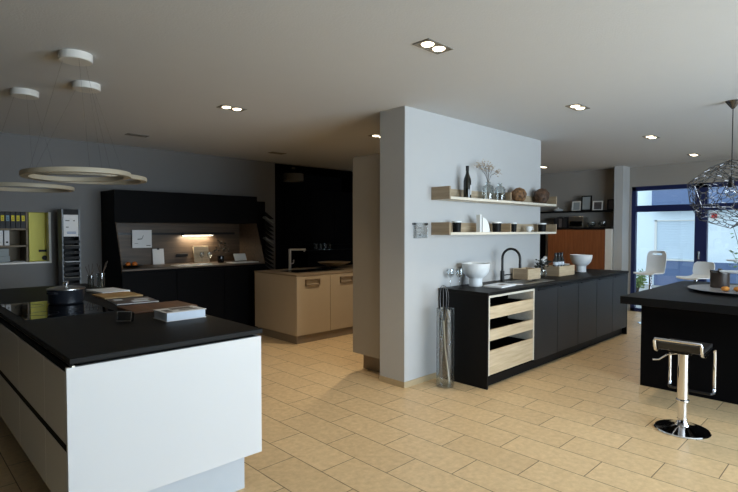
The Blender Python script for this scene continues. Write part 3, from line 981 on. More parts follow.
# tall cabinet next to the partition
t = thing('tall_cabinet', 'tall greige cabinet standing against the left side of the white partition', 'cabinet', (3.60, 3.503, 0))
B().box(0.02, 0.65, 0.0, 0.445, 0.205, 2.255).done('carcass', M['tall_front'], t, smooth=False)
B().box(0.0, 0.02, 0.0, 0.445, 0.2, 2.26, 0.002).done('side_panel', M['tall_front'], t)
B().box(0.15, 0.62, 0.0, 0.44, 0, 0.203).done('plinth', M['taupe_plinth'], t, smooth=False)

# ================================================================== SINK RUN
RX0, RX1, RY0, RY1 = 4.064, 7.70, 2.592, 3.16
t = thing('drawer_cabinet', 'black cabinet with three pale oak open drawers, left end of the sink run', 'cabinet', (RX0, RY0, 0))
B().box(0, 0.02, 0.0, RY1 - RY0, 0.0, 0.885).done('end_panel', M['black_matt'], t, smooth=False)
cc = B()
cc.box(0.02, 0.9, RY1 - RY0 - 0.02, RY1 - RY0, 0.1, 0.885)
cc.box(0.88, 0.9, 0.03, RY1 - RY0 - 0.02, 0.1, 0.885)
cc.box(0.02, 0.88, 0.03, RY1 - RY0 - 0.02, 0.1, 0.12)
cc.done('carcass', M['gap'], t, smooth=False)
fr_ = B()
fr_.box(0.021, 0.04, 0.0, 0.3, 0.125, 0.882)
fr_.box(0.875, 0.897, 0.0, 0.3, 0.125, 0.882)
fr_.box(0.04, 0.875, 0.0, 0.3, 0.862, 0.882)
fr_.done('frame', M['oak_edge'], t, smooth=False)
for z0, z1 in ((0.660, 0.775), (0.452, 0.556), (0.128, 0.356)):
    d = B()
    d.box(0.041, 0.874, 0.002, 0.022, z0, z1, 0.001)
    dd = d.done('drawer', M['oak'], t)
    e = B()
    e.box(0.05, 0.062, 0.023, 0.5, z0 + 0.01, z1 - 0.02)
    e.box(0.855, 0.867, 0.023, 0.5, z0 + 0.01, z1 - 0.02)
    e.box(0.062, 0.855, 0.023, 0.5, z0 + 0.01, z0 + 0.02)
    e.done('drawer_box', M['black_matt'], dd, smooth=False)
B().box(0.02, 0.9, 0.06, 0.08, 0, 0.1).done('plinth', M['black_matt'], t, smooth=False)
nm = ['anthracite base cabinet directly right of the oak drawers', 'anthracite base cabinet second right of the oak drawers', 'anthracite base cabinet in the middle of the five plain doors', 'anthracite base cabinet second from the window end of the run', 'anthracite base cabinet at the window end of the sink run']
dx = [4.966, 5.50, 6.05, 6.60, 7.14, 7.68]
for k in range(5):
    a, b = dx[k], dx[k + 1]
    t = thing('base_cabinet', nm[k], 'cabinet', (a, RY0, 0), group='base cabinets of the sink run')
    wdt = b - a
    B().box(0, wdt - 0.001, 0.02, RY1 - RY0, 0.1, 0.885).done('carcass', M['gap'], t, smooth=False)
    dr = B().box(0.003, wdt - 0.003, 0, 0.019, 0.112, 0.876, 0.002).done('door', M['anthracite'], t)
    hh = B()
    hh.box(0.06, wdt - 0.06, -0.02, -0.001, 0.855, 0.866, 0.003)
    hh.done('handle', M['black_metal'], dr)
    B().box(0, wdt - 0.001, 0.06, 0.08, 0, 0.1).done('plinth', M['black_matt'], t, smooth=False)
    if k == 4:
        B().box(wdt, wdt + 0.02, 0.0, RY1 - RY0, 0, 0.885).done('end_panel', M['black_matt'], t, smooth=False)
# worktop with a cut-out for the sink
KX0, KX1, KY0, KY1 = 4.98, 5.62, 2.70, 2.98
wt = B()
o_ = (RX0 - 0.005, RY0 - 0.008, 0.886)
ww, dd_ = RX1 - RX0 + 0.012, RY1 - RY0 + 0.012
kx0, kx1, ky0, ky1 = KX0 - o_[0], KX1 - o_[0], KY0 - o_[1], KY1 - o_[1]
wt.box(0, kx0, 0, dd_, 0, 0.028)
wt.box(kx1, ww, 0, dd_, 0, 0.028)
wt.box(kx0, kx1, 0, ky0, 0, 0.028)
wt.box(kx0, kx1, ky1, dd_, 0, 0.028)
tag(wt.done('worktop', M['black_top'], loc=o_, smooth=False), 'long black worktop over the sink run below the shelves', 'worktop')
WZ = 0.914
t = thing('sink', 'dark steel sink set into the black run under the black tap', 'sink', (KX0, KY0, WZ))
k_ = B()
w_, d_ = KX1 - KX0, KY1 - KY0
for (a, b, c, e) in ((-0.012, w_ + 0.012, -0.012, 0.004), (-0.012, w_ + 0.012, d_ - 0.004, d_ + 0.012), (-0.012, 0.004, 0.004, d_ - 0.004), (w_ - 0.004, w_ + 0.012, 0.004, d_ - 0.004)):
    k_.box(a, b, c, e, 0.0005, 0.004)
k_.done('rim', M['steel'], t, smooth=False)
k_ = B()
k_.box(0.003, w_ - 0.003, 0.003, 0.008, -0.025, 0)
k_.box(0.003, w_ - 0.003, d_ - 0.008, d_ - 0.003, -0.025, 0)
k_.box(0.003, 0.008, 0.008, d_ - 0.008, -0.025, 0)
k_.box(w_ - 0.008, w_ - 0.003, 0.008, d_ - 0.008, -0.025, 0)
k_.box(0.003, w_ - 0.003, 0.003, d_ - 0.003, -0.028, -0.024)
k_.done('basin', M['steel'], t, smooth=False)

t = thing('tap', 'black arched kitchen tap behind the dark sink', 'tap', (5.08, 3.05, WZ), 0)
B().lathe([(0, 0), (0.03, 0), (0.03, 0.006), (0.024, 0.01), (0.024, 0.12), (0.016, 0.125), (0, 0.125)], seg=20).done('body', M['black_metal'], t)
pts = [(0, 0, 0.12), (0, 0, 0.20), (0, 0, 0.26)] + [(0, -0.11 + 0.11 * math.cos(a), 0.265 + 0.11 * math.sin(a)) for a in [PI * q / 14 for q in range(0, 15)]] + [(0, -0.22, 0.24), (0, -0.22, 0.215)]
B().tube(pts, 0.014, 12).done('spout', M['black_metal'], t)
B().tube([(0, -0.22, 0.215), (0, -0.22, 0.165)], 0.016, 12).done('nozzle', M['black_metal'], t)
B().tube([(0.02, -0.01, 0.07), (0.05, -0.02, 0.075), (0.13, -0.04, 0.075)], 0.007, 8).done('lever', M['black_metal'], t)

bw = thing('footed_bowl', 'white footed bowl on the black worktop near the pale brochures', 'bowl', (4.475, 3.0, WZ), group='white footed bowls')
B().lathe([(0.07, 0.085), (0.105, 0.11), (0.132, 0.15), (0.144, 0.20), (0.147, 0.238), (0.14, 0.238), (0.137, 0.2), (0.124, 0.155), (0.1, 0.12), (0, 0.105)], seg=44).done('bowl', M['white_ceramic'], bw)
B().lathe([(0, 0), (0.068, 0), (0.070, 0.01), (0.066, 0.05), (0.07, 0.087), (0, 0.087)], seg=36).done('foot', M['white_ceramic'], bw)
dup(bw, (7.07, 3.0, WZ), 'white footed bowl at the far window end of the black worktop')
t = thing('brochure', 'stack of pale brochures at the front of the black worktop before the sink', 'brochure', (4.66, 2.81, WZ), 0.1)
B().box(-0.2, 0.14, -0.1, 0.1, 0, 0.016, 0.001).done('pages', M['paper'], t)
B().box(-0.2, 0.14, -0.1, 0.1, 0.0165, 0.018).done('cover', M['paper_blue'], t)
pc = B()
pc.box(-0.06, 0.06, -0.04, 0.02, 0.0182, 0.0186)
pc.done('cover_picture', M['print'], t, smooth=False)
tag(B().obox((0, 0, 0.003), (0.12, 0.1, 0.005), rz=-0.3).done('folded_leaflet', M['paper'], loc=(4.90, 2.78, WZ)), 'small folded white leaflet between the brochures and sink', 'leaflet')
wineglass((4.26, 3.05, WZ), 0.19, 0.04, 'front wine glass left of the near white footed bowl', 'wine glasses on the sink run')
wineglass((4.19, 3.115, WZ), 0.19, 0.04, 'rear wine glass by the wall, left of the near white footed bowl', 'wine glasses on the sink run')


def crate(loc, l, d, hh, lab):
    t_ = thing('wooden_box', lab, 'box', loc, group='pale wooden boxes on the sink run')
    B().box(0, l, 0, 0.012, 0, hh, 0.001).done('long_side', M['oak'], t_)
    B().box(0, l, d - 0.012, d, 0, hh, 0.001).done('long_side', M['oak'], t_)
    B().box(0, 0.012, 0.0122, d - 0.0122, 0, hh).done('short_side', M['oak_y'], t_, smooth=False)
    B().box(l - 0.012, l, 0.0122, d - 0.0122, 0, hh).done('short_side', M['oak_y'], t_, smooth=False)
    B().box(0.0122, l - 0.0122, 0.0122, d - 0.0122, 0, 0.01).done('bottom', M['oak'], t_, smooth=False)
    return t_


crate((5.45, 2.93, WZ), 0.30, 0.20, 0.125, 'pale wooden box right behind the sink, beside the black tap')
crate((6.15, 2.88, WZ), 0.44, 0.22, 0.125, 'pale wooden box holding dark bottles, left of the far footed bowl')
for k, (x, y) in enumerate(((6.25, 2.98), (6.325, 2.975), (6.40, 2.97))):
    t = thing('oil_bottle', ['small dark bottle in the wooden box, leftmost', 'small dark bottle in the wooden box, middle one', 'small dark bottle in the wooden box, rightmost'][k], 'bottle', (x, y, WZ + 0.011), group='dark bottles in the wooden box')
    B().lathe([(0, 0), (0.032, 0), (0.032, 0.185), (0.018, 0.215), (0.016, 0.265), (0, 0.265)], seg=20).done('body', M['bottle_glass'], t)
    B().lathe([(0.018, 0.255), (0.018, 0.282), (0, 0.282)], seg=16).done('cap', M['black_metal'], t)
    B().lathe([(0.0325, 0.125), (0.0325, 0.165)], seg=20).done('bottle_label', M['paper_blue'], t)
for k, (x, y, hh) in enumerate(((6.20, 3.128, 0.22), (6.275, 3.135, 0.25))):
    t = thing('pepper_mill', ['white rounded pepper mill beside the plant jar, front one', 'white rounded pepper mill behind the other, next to the bottles'][k], 'mill', (x, y, WZ), group='white mills on the sink run')
    B().lathe([(0, 0), (0.03, 0), (0.024, hh * .4), (0.018, hh * .62), (0, hh * .62)], seg=20).done('body', M['white_ceramic'], t)
    B().lathe([(0.014, hh * .62), (0.026, hh * .75), (0.024, hh * .92), (0, hh)], seg=20).done('knob', M['white_ceramic'], t)
tag(B().lathe([(0, 0), (0.05, 0), (0.1, 0.03), (0.095, 0.032), (0.048, 0.006), (0, 0.006)], seg=28).done('dish', M['white_ceramic'], loc=(6.48, 3.0, WZ + 0.11)), 'shallow white dish resting at the right end of the bottle box', 'dish')
potted('potted_plant', (5.93, 3.0, WZ), 0.055, 0.095, M['smoke_glass'], M['leaf_dark'], 'dark plant in a round grey jar between the two wooden boxes', 60, 0.085, 9, 0.028)

# floor vase with whisk
t = thing('floor_vase', 'tall clear glass cylinder vase on the floor beside the black end panel', 'vase', (3.885, 2.945, 0))
B().lathe([(0, 0), (0.085, 0), (0.085, 0.75), (0.081, 0.75), (0.081, 0.02), (0, 0.02)], seg=40).done('cylinder', M['clear'], t)
t = thing('whisk', 'giant wire whisk standing in the tall glass floor vase', 'whisk', (3.885, 2.945, 0.0))
B().tube([(0.03, -0.03, 0.03), (0.0, 0.0, 0.35), (-0.012, 0.012, 0.63)], 0.008, 10).done('handle', M['whisk_wood'], t)
for k in range(5):
    a = PI * k / 5
    loop = []
    for q in range(21):
        th = -PI + 2 * PI * q / 20 * 0.999
        zz = 0.80 + 0.17 * math.cos(th)
        rr = 0.068 * math.sin(th) * (0.75 + 0.25 * math.cos(th))
        loop.append((-0.014 + rr * math.cos(a), 0.014 + rr * math.sin(a), zz))
    B().tube(loop, 0.0022, 5).done('wire', M['stand_grey'], t)

# ================================================================== WALL SHELVES


def wshelf(z0, z1, lab):
    t_ = thing('wall_shelf', lab, 'shelf', (3.95, 2.95, z0), group='oak wall shelves')
    l, d, hh = 2.255, 0.223, z1 - z0
    B().box(0.0, 0.02, 0, d, 0, hh).done('end_panel', M['oak_y'], t_, smooth=False)
    B().box(l - 0.02, l, 0, d, 0, hh).done('end_panel', M['oak_y'], t_, smooth=False)
    B().box(0.0201, l - 0.0201, 0, d, 0, 0.025).done('shelf_board', M['oak_edge'], t_, smooth=False)
    B().box(0.0201, l - 0.0201, d - 0.018, d, 0.0252, hh).done('back_rail', M['oak_grey'], t_, smooth=False)
    B().box(1.16, 1.178, 0.02, d - 0.0182, 0.0252, hh).done('divider', M['oak_y'], t_, smooth=False)
    return t_


wshelf(1.80, 1.925, 'upper oak wall shelf carrying wine bottle and wood lumps')
wshelf(1.452, 1.575, 'lower oak wall shelf carrying black pots and white slices')
UZ, LZ = 1.826, 1.478
t = thing('wine_bottle', 'dark green wine bottle with white label on the upper shelf', 'bottle', (4.40, 3.06, UZ))
B().lathe([(0, 0), (0.038, 0), (0.04, 0.01), (0.04, 0.18), (0.034, 0.21), (0.018, 0.255), (0.0155, 0.27), (0.0155, 0.335), (0, 0.335)], seg=28).done('body', M['bottle_glass'], t)
B().lathe([(0.017, 0.285), (0.017, 0.338), (0, 0.339)], seg=20).done('capsule', M['ink'], t)
lb = B()
for q in range(10):
    a0 = math.radians(-95 + q * 10)
    a1 = math.radians(-95 + q * 10 + 10)
    lb.prism([(0.0402 * math.cos(a0), 0.0402 * math.sin(a0)), (0.041 * math.cos(a0), 0.041 * math.sin(a0)), (0.041 * math.cos(a1), 0.041 * math.sin(a1)), (0.0402 * math.cos(a1), 0.0402 * math.sin(a1))], 0.1, Matrix.Translation((0, 0, 0.04)))
lb.done('bottle_label', M['paper'], t)


def jar(x, lab):
    t_ = thing('glass_bottle', lab, 'vase', (x, 3.06, UZ), group='clear glass bottles on the upper shelf')
    B().lathe([(0, 0), (0.056, 0), (0.06, 0.01), (0.06, 0.135), (0.05, 0.155), (0.026, 0.165), (0.024, 0.19), (0.03, 0.197), (0.026, 0.197), (0.02, 0.19), (0.022, 0.165), (0.046, 0.15), (0.056, 0.135), (0.056, 0.012), (0, 0.012)], seg=32).done('glass', M['smoke_glass'], t_)
    return t_


jar(4.79, 'clear glass bottle with dried flowers on the upper shelf')
jar(5.03, 'empty clear glass bottle on the upper shelf')
t = thing('dried_flowers', 'pale dried flower spray standing in the glass bottle', 'flowers', (4.79, 3.06, UZ + 0.013))
st = B()
fl = B()
rn = random.Random(12)
for k in range(11):
    a = -1 + 0.2 * k
    tip = Vector((0.19 * a, rn.uniform(-.04, .04), rn.uniform(0.30, 0.41)))
    st.tube([(0, 0, 0), (0.008 * a, 0, 0.18), Vector((0.05 * a, tip.y * .4, 0.26)), tip], 0.0014, 4)
    for q in range(14):
        fl.blob(tip + Vector((rn.gauss(0, .022), rn.gauss(0, .018), rn.gauss(-0.01, .016))), rn.uniform(0.004, 0.008), sub=1)
st.done('stems', M['twig'], t)
fl.done('blossoms', M['dry'], t)
tag(B().blob((0, 0, 0), 0.098, (1.0, 0.85, 0.88), 0.07, 4, 3).done('root_wood_ball', M['burl'], loc=(5.44, 3.055, UZ + 0.088)), 'light brown root wood ball right of the shelf divider', 'decoration', 'wood lumps on the upper shelf')
tag(B().blob((0, 0, 0), 0.112, (1.0, 0.78, 0.9), 0.09, 4, 8).done('root_wood_ball', M['burl_dark'], loc=(5.99, 3.05, UZ + 0.095)), 'dark knotty root wood ball at the right end of the upper shelf', 'decoration', 'wood lumps on the upper shelf')
cupn = ['black lidded pot on the lower shelf, leftmost', 'black lidded pot on the lower shelf, between the white slices and divider', 'narrow black lidded pot directly right of the lower shelf divider', 'black lidded pot at the right end of the lower shelf']
for k, (x, r, hh) in enumerate(((4.22, 0.046, 0.115), (4.97, 0.05, 0.115), (5.34, 0.034, 0.11), (6.03, 0.052, 0.11))):
    t = thing('herb_pot', cupn[k], 'pot', (x, 3.06, LZ), group='black pots on the lower shelf')
    B().lathe([(0, 0), (r * .88, 0), (r, hh * .85), (0, hh * .85)], seg=26).done('body', M['black_matt'], t)
    B().lathe([(r * 1.04, hh * .851), (r * 1.04, hh * .98), (0, hh)], seg=26).done('lid', M['white_ceramic'], t)
sl = thing('bookend', 'white quarter round sculpture on the lower shelf, the wide curved piece', 'decoration', (4.60, 3.0, LZ))
q = [(0, 0)] + [(0.135 * math.cos(a), 0.155 * math.sin(a)) for a in [PI / 2 * i / 14 for i in range(15)]]
B().prism(q, 0.05, Matrix.Translation((0, 0.05, 0)) @ Matrix.Rotation(PI / 2, 4, 'X')).done('quarter_round', M['white_ceramic'], sl)
tag(B().box(-0.014, 0.014, -0.05, 0.0, 0, 0.185, 0.002).done('upright_slab', M['white_ceramic'], loc=(4.565, 3.05, LZ)), 'narrow upright white slab left of the quarter round sculpture', 'decoration')
t = thing('espresso_cup', 'small white cup on the lower shelf right of the divider', 'cup', (5.68, 3.05, LZ), -0.5)
B().lathe([(0, 0), (0.022, 0), (0.036, 0.025), (0.042, 0.065), (0.039, 0.065), (0.033, 0.027), (0, 0.008)], seg=26).done('bowl', M['white_ceramic'], t)
B().tube([(0.04, 0, 0.052), (0.058, 0, 0.047), (0.058, 0, 0.03), (0.036, 0, 0.025)], 0.004, 8).done('handle', M['white_ceramic'], t)

# acrylic sign holder on the partition
t = thing('wall_sign', 'clear acrylic wall sign with white card, left of the lower shelf', 'sign', (3.66, 3.174, 1.42))
B().box(0.0, 0.21, -0.022, -0.014, 0, 0.15, 0.001).done('acrylic_plate', M['clear'], t)
cd = B().box(0.05, 0.155, -0.0135, -0.009, 0.005, 0.15).done('card', M['paper'], t, smooth=False)
i_ = B()
i_.box(0.08, 0.125, -0.0142, -0.0136, 0.098, 0.103)
i_.box(0.065, 0.14, -0.0142, -0.0136, 0.058, 0.060)
i_.box(0.09, 0.118, -0.0142, -0.0136, 0.026, 0.036)
i_.done('print', M['ink'], cd, smooth=False)
for x in (0.012, 0.196):
    B().lathe([(0, -0.001), (0.011, -0.001), (0.011, 0.028), (0, 0.028)], (x, 0, 0.138), 16, Matrix.Rotation(PI / 2, 4, 'X')).done('standoff', M['dark_metal'], t)

# ================================================================== FAR EAST NICHE
t = thing('sideboard', 'tall cherry wood sideboard against the far wall beside the window pier', 'sideboard', (9.60, 3.525, 0))
B().box(0.02, 0.375, 0.111, 1.22, 0.0, 1.525).done('carcass', M['black_matt'], t, smooth=False)
for k in range(3):
    y0 = 0.115 + k * 0.368
    B().box(0.0, 0.019, y0, y0 + 0.365, 0.06, 1.505, 0.001).done('door', M['cherry'], t)
B().box(0.0, 0.38, 0.0, 0.11, 0, 1.52).done('side_panel', M['white_paint'], t, smooth=False)
B().box(-0.005, 0.378, 0.0, 1.22, 1.526, 1.55).done('top_board', M['black_matt'], t, smooth=False)
t = thing('tall_cabinet', 'narrow black glossy cabinet seen between partition edge and cherry sideboard', 'cabinet', (9.60, 4.749, 0))
B().box(0.02, 0.375, 0.0, 0.6, 0, 1.55).done('carcass', M['black_deep'], t, smooth=False)
B().box(0.0, 0.019, 0.04, 0.6, 0.05, 1.545).done('door', M['black_gloss'], t, smooth=False)
B().box(-0.005, 0.019, 0.0, 0.038, 0.0, 1.548).done('edge_strip', M['alu'], t, smooth=False)
tag(B().box(0, 0.26, 0, 1.9, 0, 0.028, 0.002).done('floating_shelf', M['black_matt'], loc=(9.735, 3.52, 1.845)), 'long dark floating shelf with picture frames on the far wall', 'shelf')
FZ = 1.873


def pframe(y, wd_, hh, fm, lab, inner):
    t_ = thing('framed_photo', lab, 'picture frame', (9.84, y, FZ), group='picture frames on the far shelf')
    q = B()
    q.obox((0, -wd_ / 2 + .011, hh / 2), (0.016, 0.022, hh), ry=0.1)
    q.obox((0, wd_ / 2 - .011, hh / 2), (0.016, 0.022, hh), ry=0.1)
    q.obox((-.05 * hh + .002, 0, 0.011), (0.016, wd_ - .045, 0.022), ry=0.1)
    q.obox((.05 * hh - .002, 0, hh - .011), (0.016, wd_ - .045, 0.022), ry=0.1)
    q.done('frame', fm, t_, smooth=False)
    B().obox((0.004, 0, hh / 2), (0.006, wd_ - .044, hh - .04), ry=0.1).done('picture', inner, t_, smooth=False)
    return t_


pframe(4.28, 0.17, 0.19, M['white_paint'], 'pale picture frame on the far shelf, leftmost', M['grey_box'])
pframe(4.085, 0.2, 0.29, M['black_metal'], 'largest black picture frame on the far shelf', M['grey_box'])
pframe(3.87, 0.19, 0.18, M['white_paint'], 'white picture frame right of the large black frame', M['print'])
pframe(3.63, 0.13, 0.2, M['black_metal'], 'small dark picture frame at the far shelf right end by the pier', M['print'])
t = thing('serving_dish', 'low pale dish stack on the far shelf near the partition', 'dish', (9.86, 4.66, FZ))
B().lathe([(0, 0), (0.06, 0), (0.1, 0.03), (0.1, 0.034), (0.058, 0.008), (0, 0.008)], seg=26).done('dish', M['white_ceramic'], t)
B().lathe([(0.09, 0.034), (0.05, 0.055), (0.01, 0.062), (0.012, 0.08), (0, 0.082)], seg=26).done('lid', M['white_ceramic'], t)
SZ = 1.551
t = thing('radio', 'silver box radio with dark front below the far floating shelf', 'radio', (9.72, 4.09, SZ))
B().box(0, 0.2, 0, 0.29, 0, 0.21, 0.006).done('body', M['steel'], t)
B().box(-0.008, -0.001, 0.02, 0.27, 0.02, 0.12, 0.003).done('front_panel', M['black_gloss'], t)
for k in range(5):
    y = 4.42 + k * 0.052
    tag(B().box(0, 0.2, 0, 0.05, 0, 0.2 - 0.012 * (k % 3), 0.002).done('book', M['binder'] if k != 2 else M['print'], loc=(9.72, y, SZ)),
        ['dark book under the far floating shelf, next to the radio', 'dark book under the far shelf, second from the radio', 'grey spined book under the far shelf, middle of five', 'dark book under the far shelf, fourth from the radio', 'dark book under the far shelf, farthest left'][k], 'book', 'books on the sideboard')
for y, lab in ((3.96, 'dark glass bowl right of the radio on the sideboard'), (3.76, 'dark glass bowl at the right end of the sideboard')):
    tag(B().lathe([(0, 0), (0.04, 0), (0.07, 0.04), (0.075, 0.11), (0.07, 0.11), (0.065, 0.045), (0, 0.01)], seg=24).done('glass_bowl', M['smoke_glass'], loc=(9.78, y, SZ)), lab, 'bowl', 'glass bowls on the sideboard')

# ================================================================== RIGHT BLACK ISLAND
bi = thing('kitchen_island', 'matt black breakfast island behind the chrome bar stool', 'kitchen island', (5.26, 1.645, 0))
B().box(0, 1.45, -2.4, 0, 0, 0.842, 0.002).done('body', M['black_deep'], bi)
B().box(-0.513, 1.5, -2.42, 0.015, 0.843, 0.91, 0.003).done('counter', M['black_matt'], bi)
# bar stool
t = thing('bar_stool', 'chrome bar stool with black seat in front of the black island', 'bar stool', (4.294, 1.047, 0))
B().lathe([(0, 0), (0.183, 0), (0.185, 0.006), (0.178, 0.013), (0.1, 0.026), (0.05, 0.042), (0.036, 0.07), (0.034, 0.09), (0, 0.09)], seg=56).done('base', M['chrome'], t)
B().lathe([(0.031, 0.08), (0.031, 0.212), (0.044, 0.217), (0.046, 0.225), (0.044, 0.233), (0.036, 0.238), (0.036, 0.59), (0, 0.59)], seg=28).done('column', M['chrome'], t)
prof = [(-0.145, 0.668), (-0.138, 0.64), (-0.122, 0.615), (-0.09, 0.605), (-0.03, 0.603), (0.06, 0.607), (0.14, 0.614), (0.19, 0.617), (0.215, 0.61)]
sb = bmesh.new()
rows = []
th = 0.028
nrm = []
for i, (x, z) in enumerate(prof):
    a = Vector(prof[max(0, i - 1)])
    b = Vector(prof[min(len(prof) - 1, i + 1)])
    dv = (b - a).normalized()
    nrm.append(Vector((-dv.y, dv.x)))
up = [(x + n.x * th, z + n.y * th) for (x, z), n in zip(prof, nrm)]
poly = prof + up[::-1]
B().prism(poly, 0.276, Matrix.Translation((0, 0.138, 0)) @ Matrix.Rotation(PI / 2, 4, 'X')).done('seat', M['leather'], t)
sb.free()
fp = []
sidep = [(-0.165, 0.683), (-0.16, 0.65), (-0.14, 0.61), (-0.10, 0.594), (-0.03, 0.592), (0.06, 0.596), (0.16, 0.606), (0.215, 0.606), (0.235, 0.59), (0.24, 0.56), (0.24, 0.42), (0.24, 0.30), (0.234, 0.275), (0.215, 0.262)]
right = [(x, -0.15, z) for x, z in sidep]
left = [(x, 0.15, z) for x, z in sidep]
B().tube(left[::-1] + [(-0.167, 0.148, 0.693), (-0.167, -0.148, 0.693)] + right, 0.0105, 10).done('frame', M['chrome'], t)
B().tube([(0.216, 0.15, 0.262), (0.19, 0.138, 0.258), (0.185, 0.0, 0.258), (0.19, -0.138, 0.258), (0.216, -0.15, 0.262)], 0.0105, 10).done('footrest', M['black_metal'], t)
B().box(-0.1, 0.1, -0.07, 0.07, 0.59, 0.603).done('mount_plate', M['black_metal'], t, smooth=False)
B().tube([(0.0, 0.03, 0.575), (-0.03, 0.10, 0.56), (-0.05, 0.15, 0.515), (-0.06, 0.19, 0.51)], 0.006, 8).done('lever', M['chrome'], t)

# white shell stools by the window


def shell(loc, rz, lab, slot=True, bh=1.0):
    t_ = thing('counter_chair', lab, 'bar stool', loc, rz, 'white shell counter chairs')
    # x = forward, seat opening towards +x ; shell as a thick curved sheet with a slot in the back
    bm = bmesh.new()
    path = [(0.22, 0.79), (0.20, 0.805), (0.10, 0.80), (-0.04, 0.795), (-0.13, 0.805), (-0.175, 0.85), (-0.195, 0.93), (-0.21, 1.03), (-0.22, 1.095), (-0.225, 1.125), (-0.23, 1.165)]
    wid = [0.19, 0.205, 0.21, 0.20, 0.185, 0.18, 0.185, 0.19, 0.185, 0.178, 0.14]
    path = [(x, z if z < 0.84 else 0.81 + (z - 0.81) * bh) for x, z in path]
    nx = 8
    g = []
    for (x, z), w0 in zip(path, wid):
        g.append([bm.verts.new((x + 0.03 * abs(-1 + 2 * q / nx) ** 2 * (1 if z > 0.84 else 0), w0 * (-1 + 2 * q / nx), z + 0.012 * abs(-1 + 2 * q / nx) ** 2 * (1 if z < 0.84 else 0))) for q in range(nx + 1)])
    for i in range(len(path) - 1):
        for q in range(nx):
            if slot and i == 8 and 2 <= q <= 5:
                continue
            bm.faces.new((g[i][q], g[i][q + 1], g[i + 1][q + 1], g[i + 1][q]))
    bmesh.ops.recalc_face_normals(bm, faces=bm.faces)
    bmesh.ops.solidify(bm, geom=list(bm.faces), thickness=0.014)
    q = B()
    q.merge(bm)
    q.done('shell', M['white_plastic'], t_)
    B().lathe([(0, 0), (0.2, 0), (0.2, 0.01), (0.04, 0.025), (0.025, 0.06), (0.025, 0.78), (0, 0.78)], seg=32).done('pedestal', M['chrome'], t_)
    t_.scale = (0.9, 0.84, 1)
    return t_


shell((8.82, 2.63, 0), 2.9, 'white shell counter chair at the left, before the first window pane')
shell((8.45, 1.92, 0), 2.75, 'low backed white shell counter chair behind the black island, before the blue mullion', False, 0.64)

# tray, canister, cake stand on the black island
BZ = 0.911
tag(B().lathe([(0, 0.014), (0.3, 0.014), (0.38, 0.016), (0.43, 0.028), (0.445, 0.03), (0.43, 0.022), (0.34, 0.003), (0.3, 0), (0, 0)], seg=64).done('round_tray', M['tray_silver'], loc=(5.83, 0.94, BZ)),
    'large round silver tray on the black island', 'tray')
t = thing('canister', 'dark brown lidded canister standing on the silver tray', 'canister', (6.03, 1.165, BZ + 0.015))
B().lathe([(0, 0), (0.078, 0), (0.082, 0.01), (0.082, 0.15), (0, 0.15)], seg=32).done('body', mat('smoked_brown', rgb(62, 52, 46), 0.35, var=0.3, scale=12), t)
B().lathe([(0.085, 0.1502), (0.085, 0.17), (0.02, 0.175), (0.015, 0.19), (0, 0.191)], seg=32).done('lid', M['dark_metal'], t)
t = thing('cake_stand', 'tiered cake stand on the silver tray at the right picture edge', 'cake stand', (5.84, 0.965, BZ + 0.015))
B().lathe([(0, 0), (0.07, 0), (0.07, 0.006), (0.006, 0.012), (0.006, 0.42), (0, 0.425)], seg=20).done('stem', M['chrome'], t)
B().lathe([(0.006, 0.165), (0.16, 0.17), (0.168, 0.18), (0.16, 0.176), (0.006, 0.172)], seg=40).done('tier', M['white_ceramic'], t)
B().lathe([(0.006, 0.275), (0.11, 0.28), (0.118, 0.29), (0.11, 0.286), (0.006, 0.282)], seg=40).done('tier', M['white_ceramic'], t)
for k, (x, y) in enumerate(((5.66, 1.05), (5.70, 0.96), (5.62, 0.90))):
    tag(B().blob((0, 0, 0), 0.035, (1.2, 1, 0.7), 0.06, 2, k).done('pastry', M['pastry'], loc=(x, y, BZ + 0.040)), ['golden pastry on the silver tray, nearest the canister', 'golden pastry on the silver tray, middle of three', 'golden pastry on the silver tray, at the picture edge'][k], 'pastry', 'pastries on the silver tray')

# ================================================================== FACETED WIRE PENDANT
PX, PY, PZ = 5.54, 1.0, 1.826
t = thing('wire_pendant', 'large faceted openwork metal pendant lamp over the black island', 'pendant light', (PX, PY, PZ))
phi = (1 + 5 ** .5) / 2
icos = [Vector(v).normalized() for v in ([(0, a, b * phi) for a in (-1, 1) for b in (-1, 1)] + [(a, b * phi, 0) for a in (-1, 1) for b in (-1, 1)] + [(b * phi, 0, a) for a in (-1, 1) for b in (-1, 1)])]
qv = Vector((1, 1, 1)).normalized().rotation_difference(Vector((0, 0, 1)))
qz = Matrix.Rotation(0.4, 3, 'Z')
norms = [qz @ (qv @ n) for n in icos]
cosf = 0.7947  # inradius / circumradius of the dodecahedron
RC = 0.362


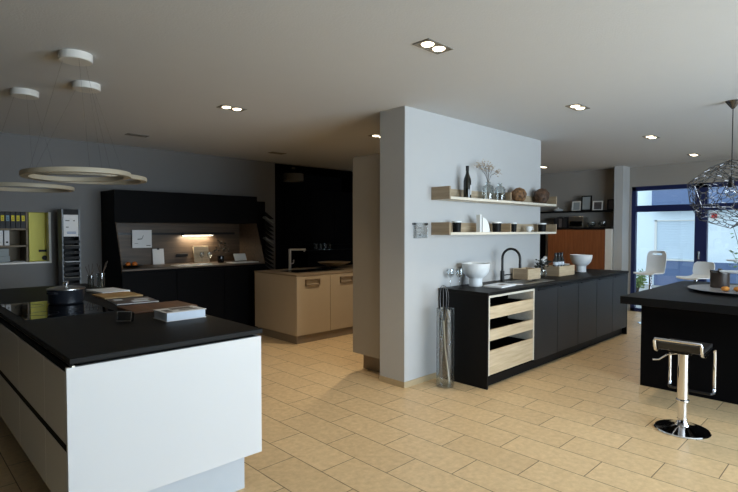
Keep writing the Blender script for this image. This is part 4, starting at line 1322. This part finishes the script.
def onpoly(d):
    r_ = min((RC * cosf) / max(1e-6, n.dot(d)) for n in norms if n.dot(d) > 0.05)
    return Vector((d.x * r_, d.y * r_, d.z * r_ * 0.86))


rn = random.Random(21)
NP = 230
ptsn = []
for i in range(NP):
    zz = 1 - 2 * (i + .5) / NP
    a = i * 2.399963 + rn.gauss(0, 0.12)
    zz = max(-0.999, min(0.999, zz + rn.gauss(0, 0.02)))
    rr = math.sqrt(1 - zz * zz)
    ptsn.append(Vector((rr * math.cos(a), rr * math.sin(a), zz)))
hb = bmesh.new()
for p in ptsn:
    hb.verts.new(p)
bmesh.ops.convex_hull(hb, input=list(hb.verts))
bmesh.ops.triangulate(hb, faces=list(hb.faces))
cent = {}
for fc in hb.faces:
    cent[fc] = onpoly(fc.calc_center_median().normalized())
web = B()
for e in hb.edges:
    if len(e.link_faces) == 2:
        web.tube([cent[e.link_faces[0]], cent[e.link_faces[1]]], 0.0031, 4)
hb.free()
web.done('shade', M['dark_metal'], t)
ed = B()
dv = []
for i in range(12):
    for j in range(i + 1, 12):
        for k in range(j + 1, 12):
            a, b, c = norms[i], norms[j], norms[k]
            if a.dot(b) > 0.4 and b.dot(c) > 0.4 and a.dot(c) > 0.4:
                dv.append((onpoly((a + b + c).normalized()), {i, j, k}))
for i in range(len(dv)):
    for j in range(i + 1, len(dv)):
        if len(dv[i][1] & dv[j][1]) == 2:
            ed.tube([dv[i][0], dv[j][0]], 0.0032, 5)
ed.done('facet_edges', M['dark_metal'], t)
top = RC * 0.86
B().lathe([(0.0, CH - PZ - 0.07), (0.012, CH - PZ - 0.07), (0.062, CH - PZ), (0, CH - PZ)], seg=28).done('canopy', M['dark_metal'], t)
B().tube([(0, 0, 0.14), (0, 0, CH - PZ - 0.069)], 0.004, 8).done('cord', M['black_metal'], t)
B().lathe([(0, 0.15), (0.024, 0.15), (0.024, 0.06), (0, 0.06)], seg=20).done('socket', M['black_metal'], t)
B().blob((0, 0, 0.02), 0.05, sub=3).done('bulb', M['smoke_glass'], t)
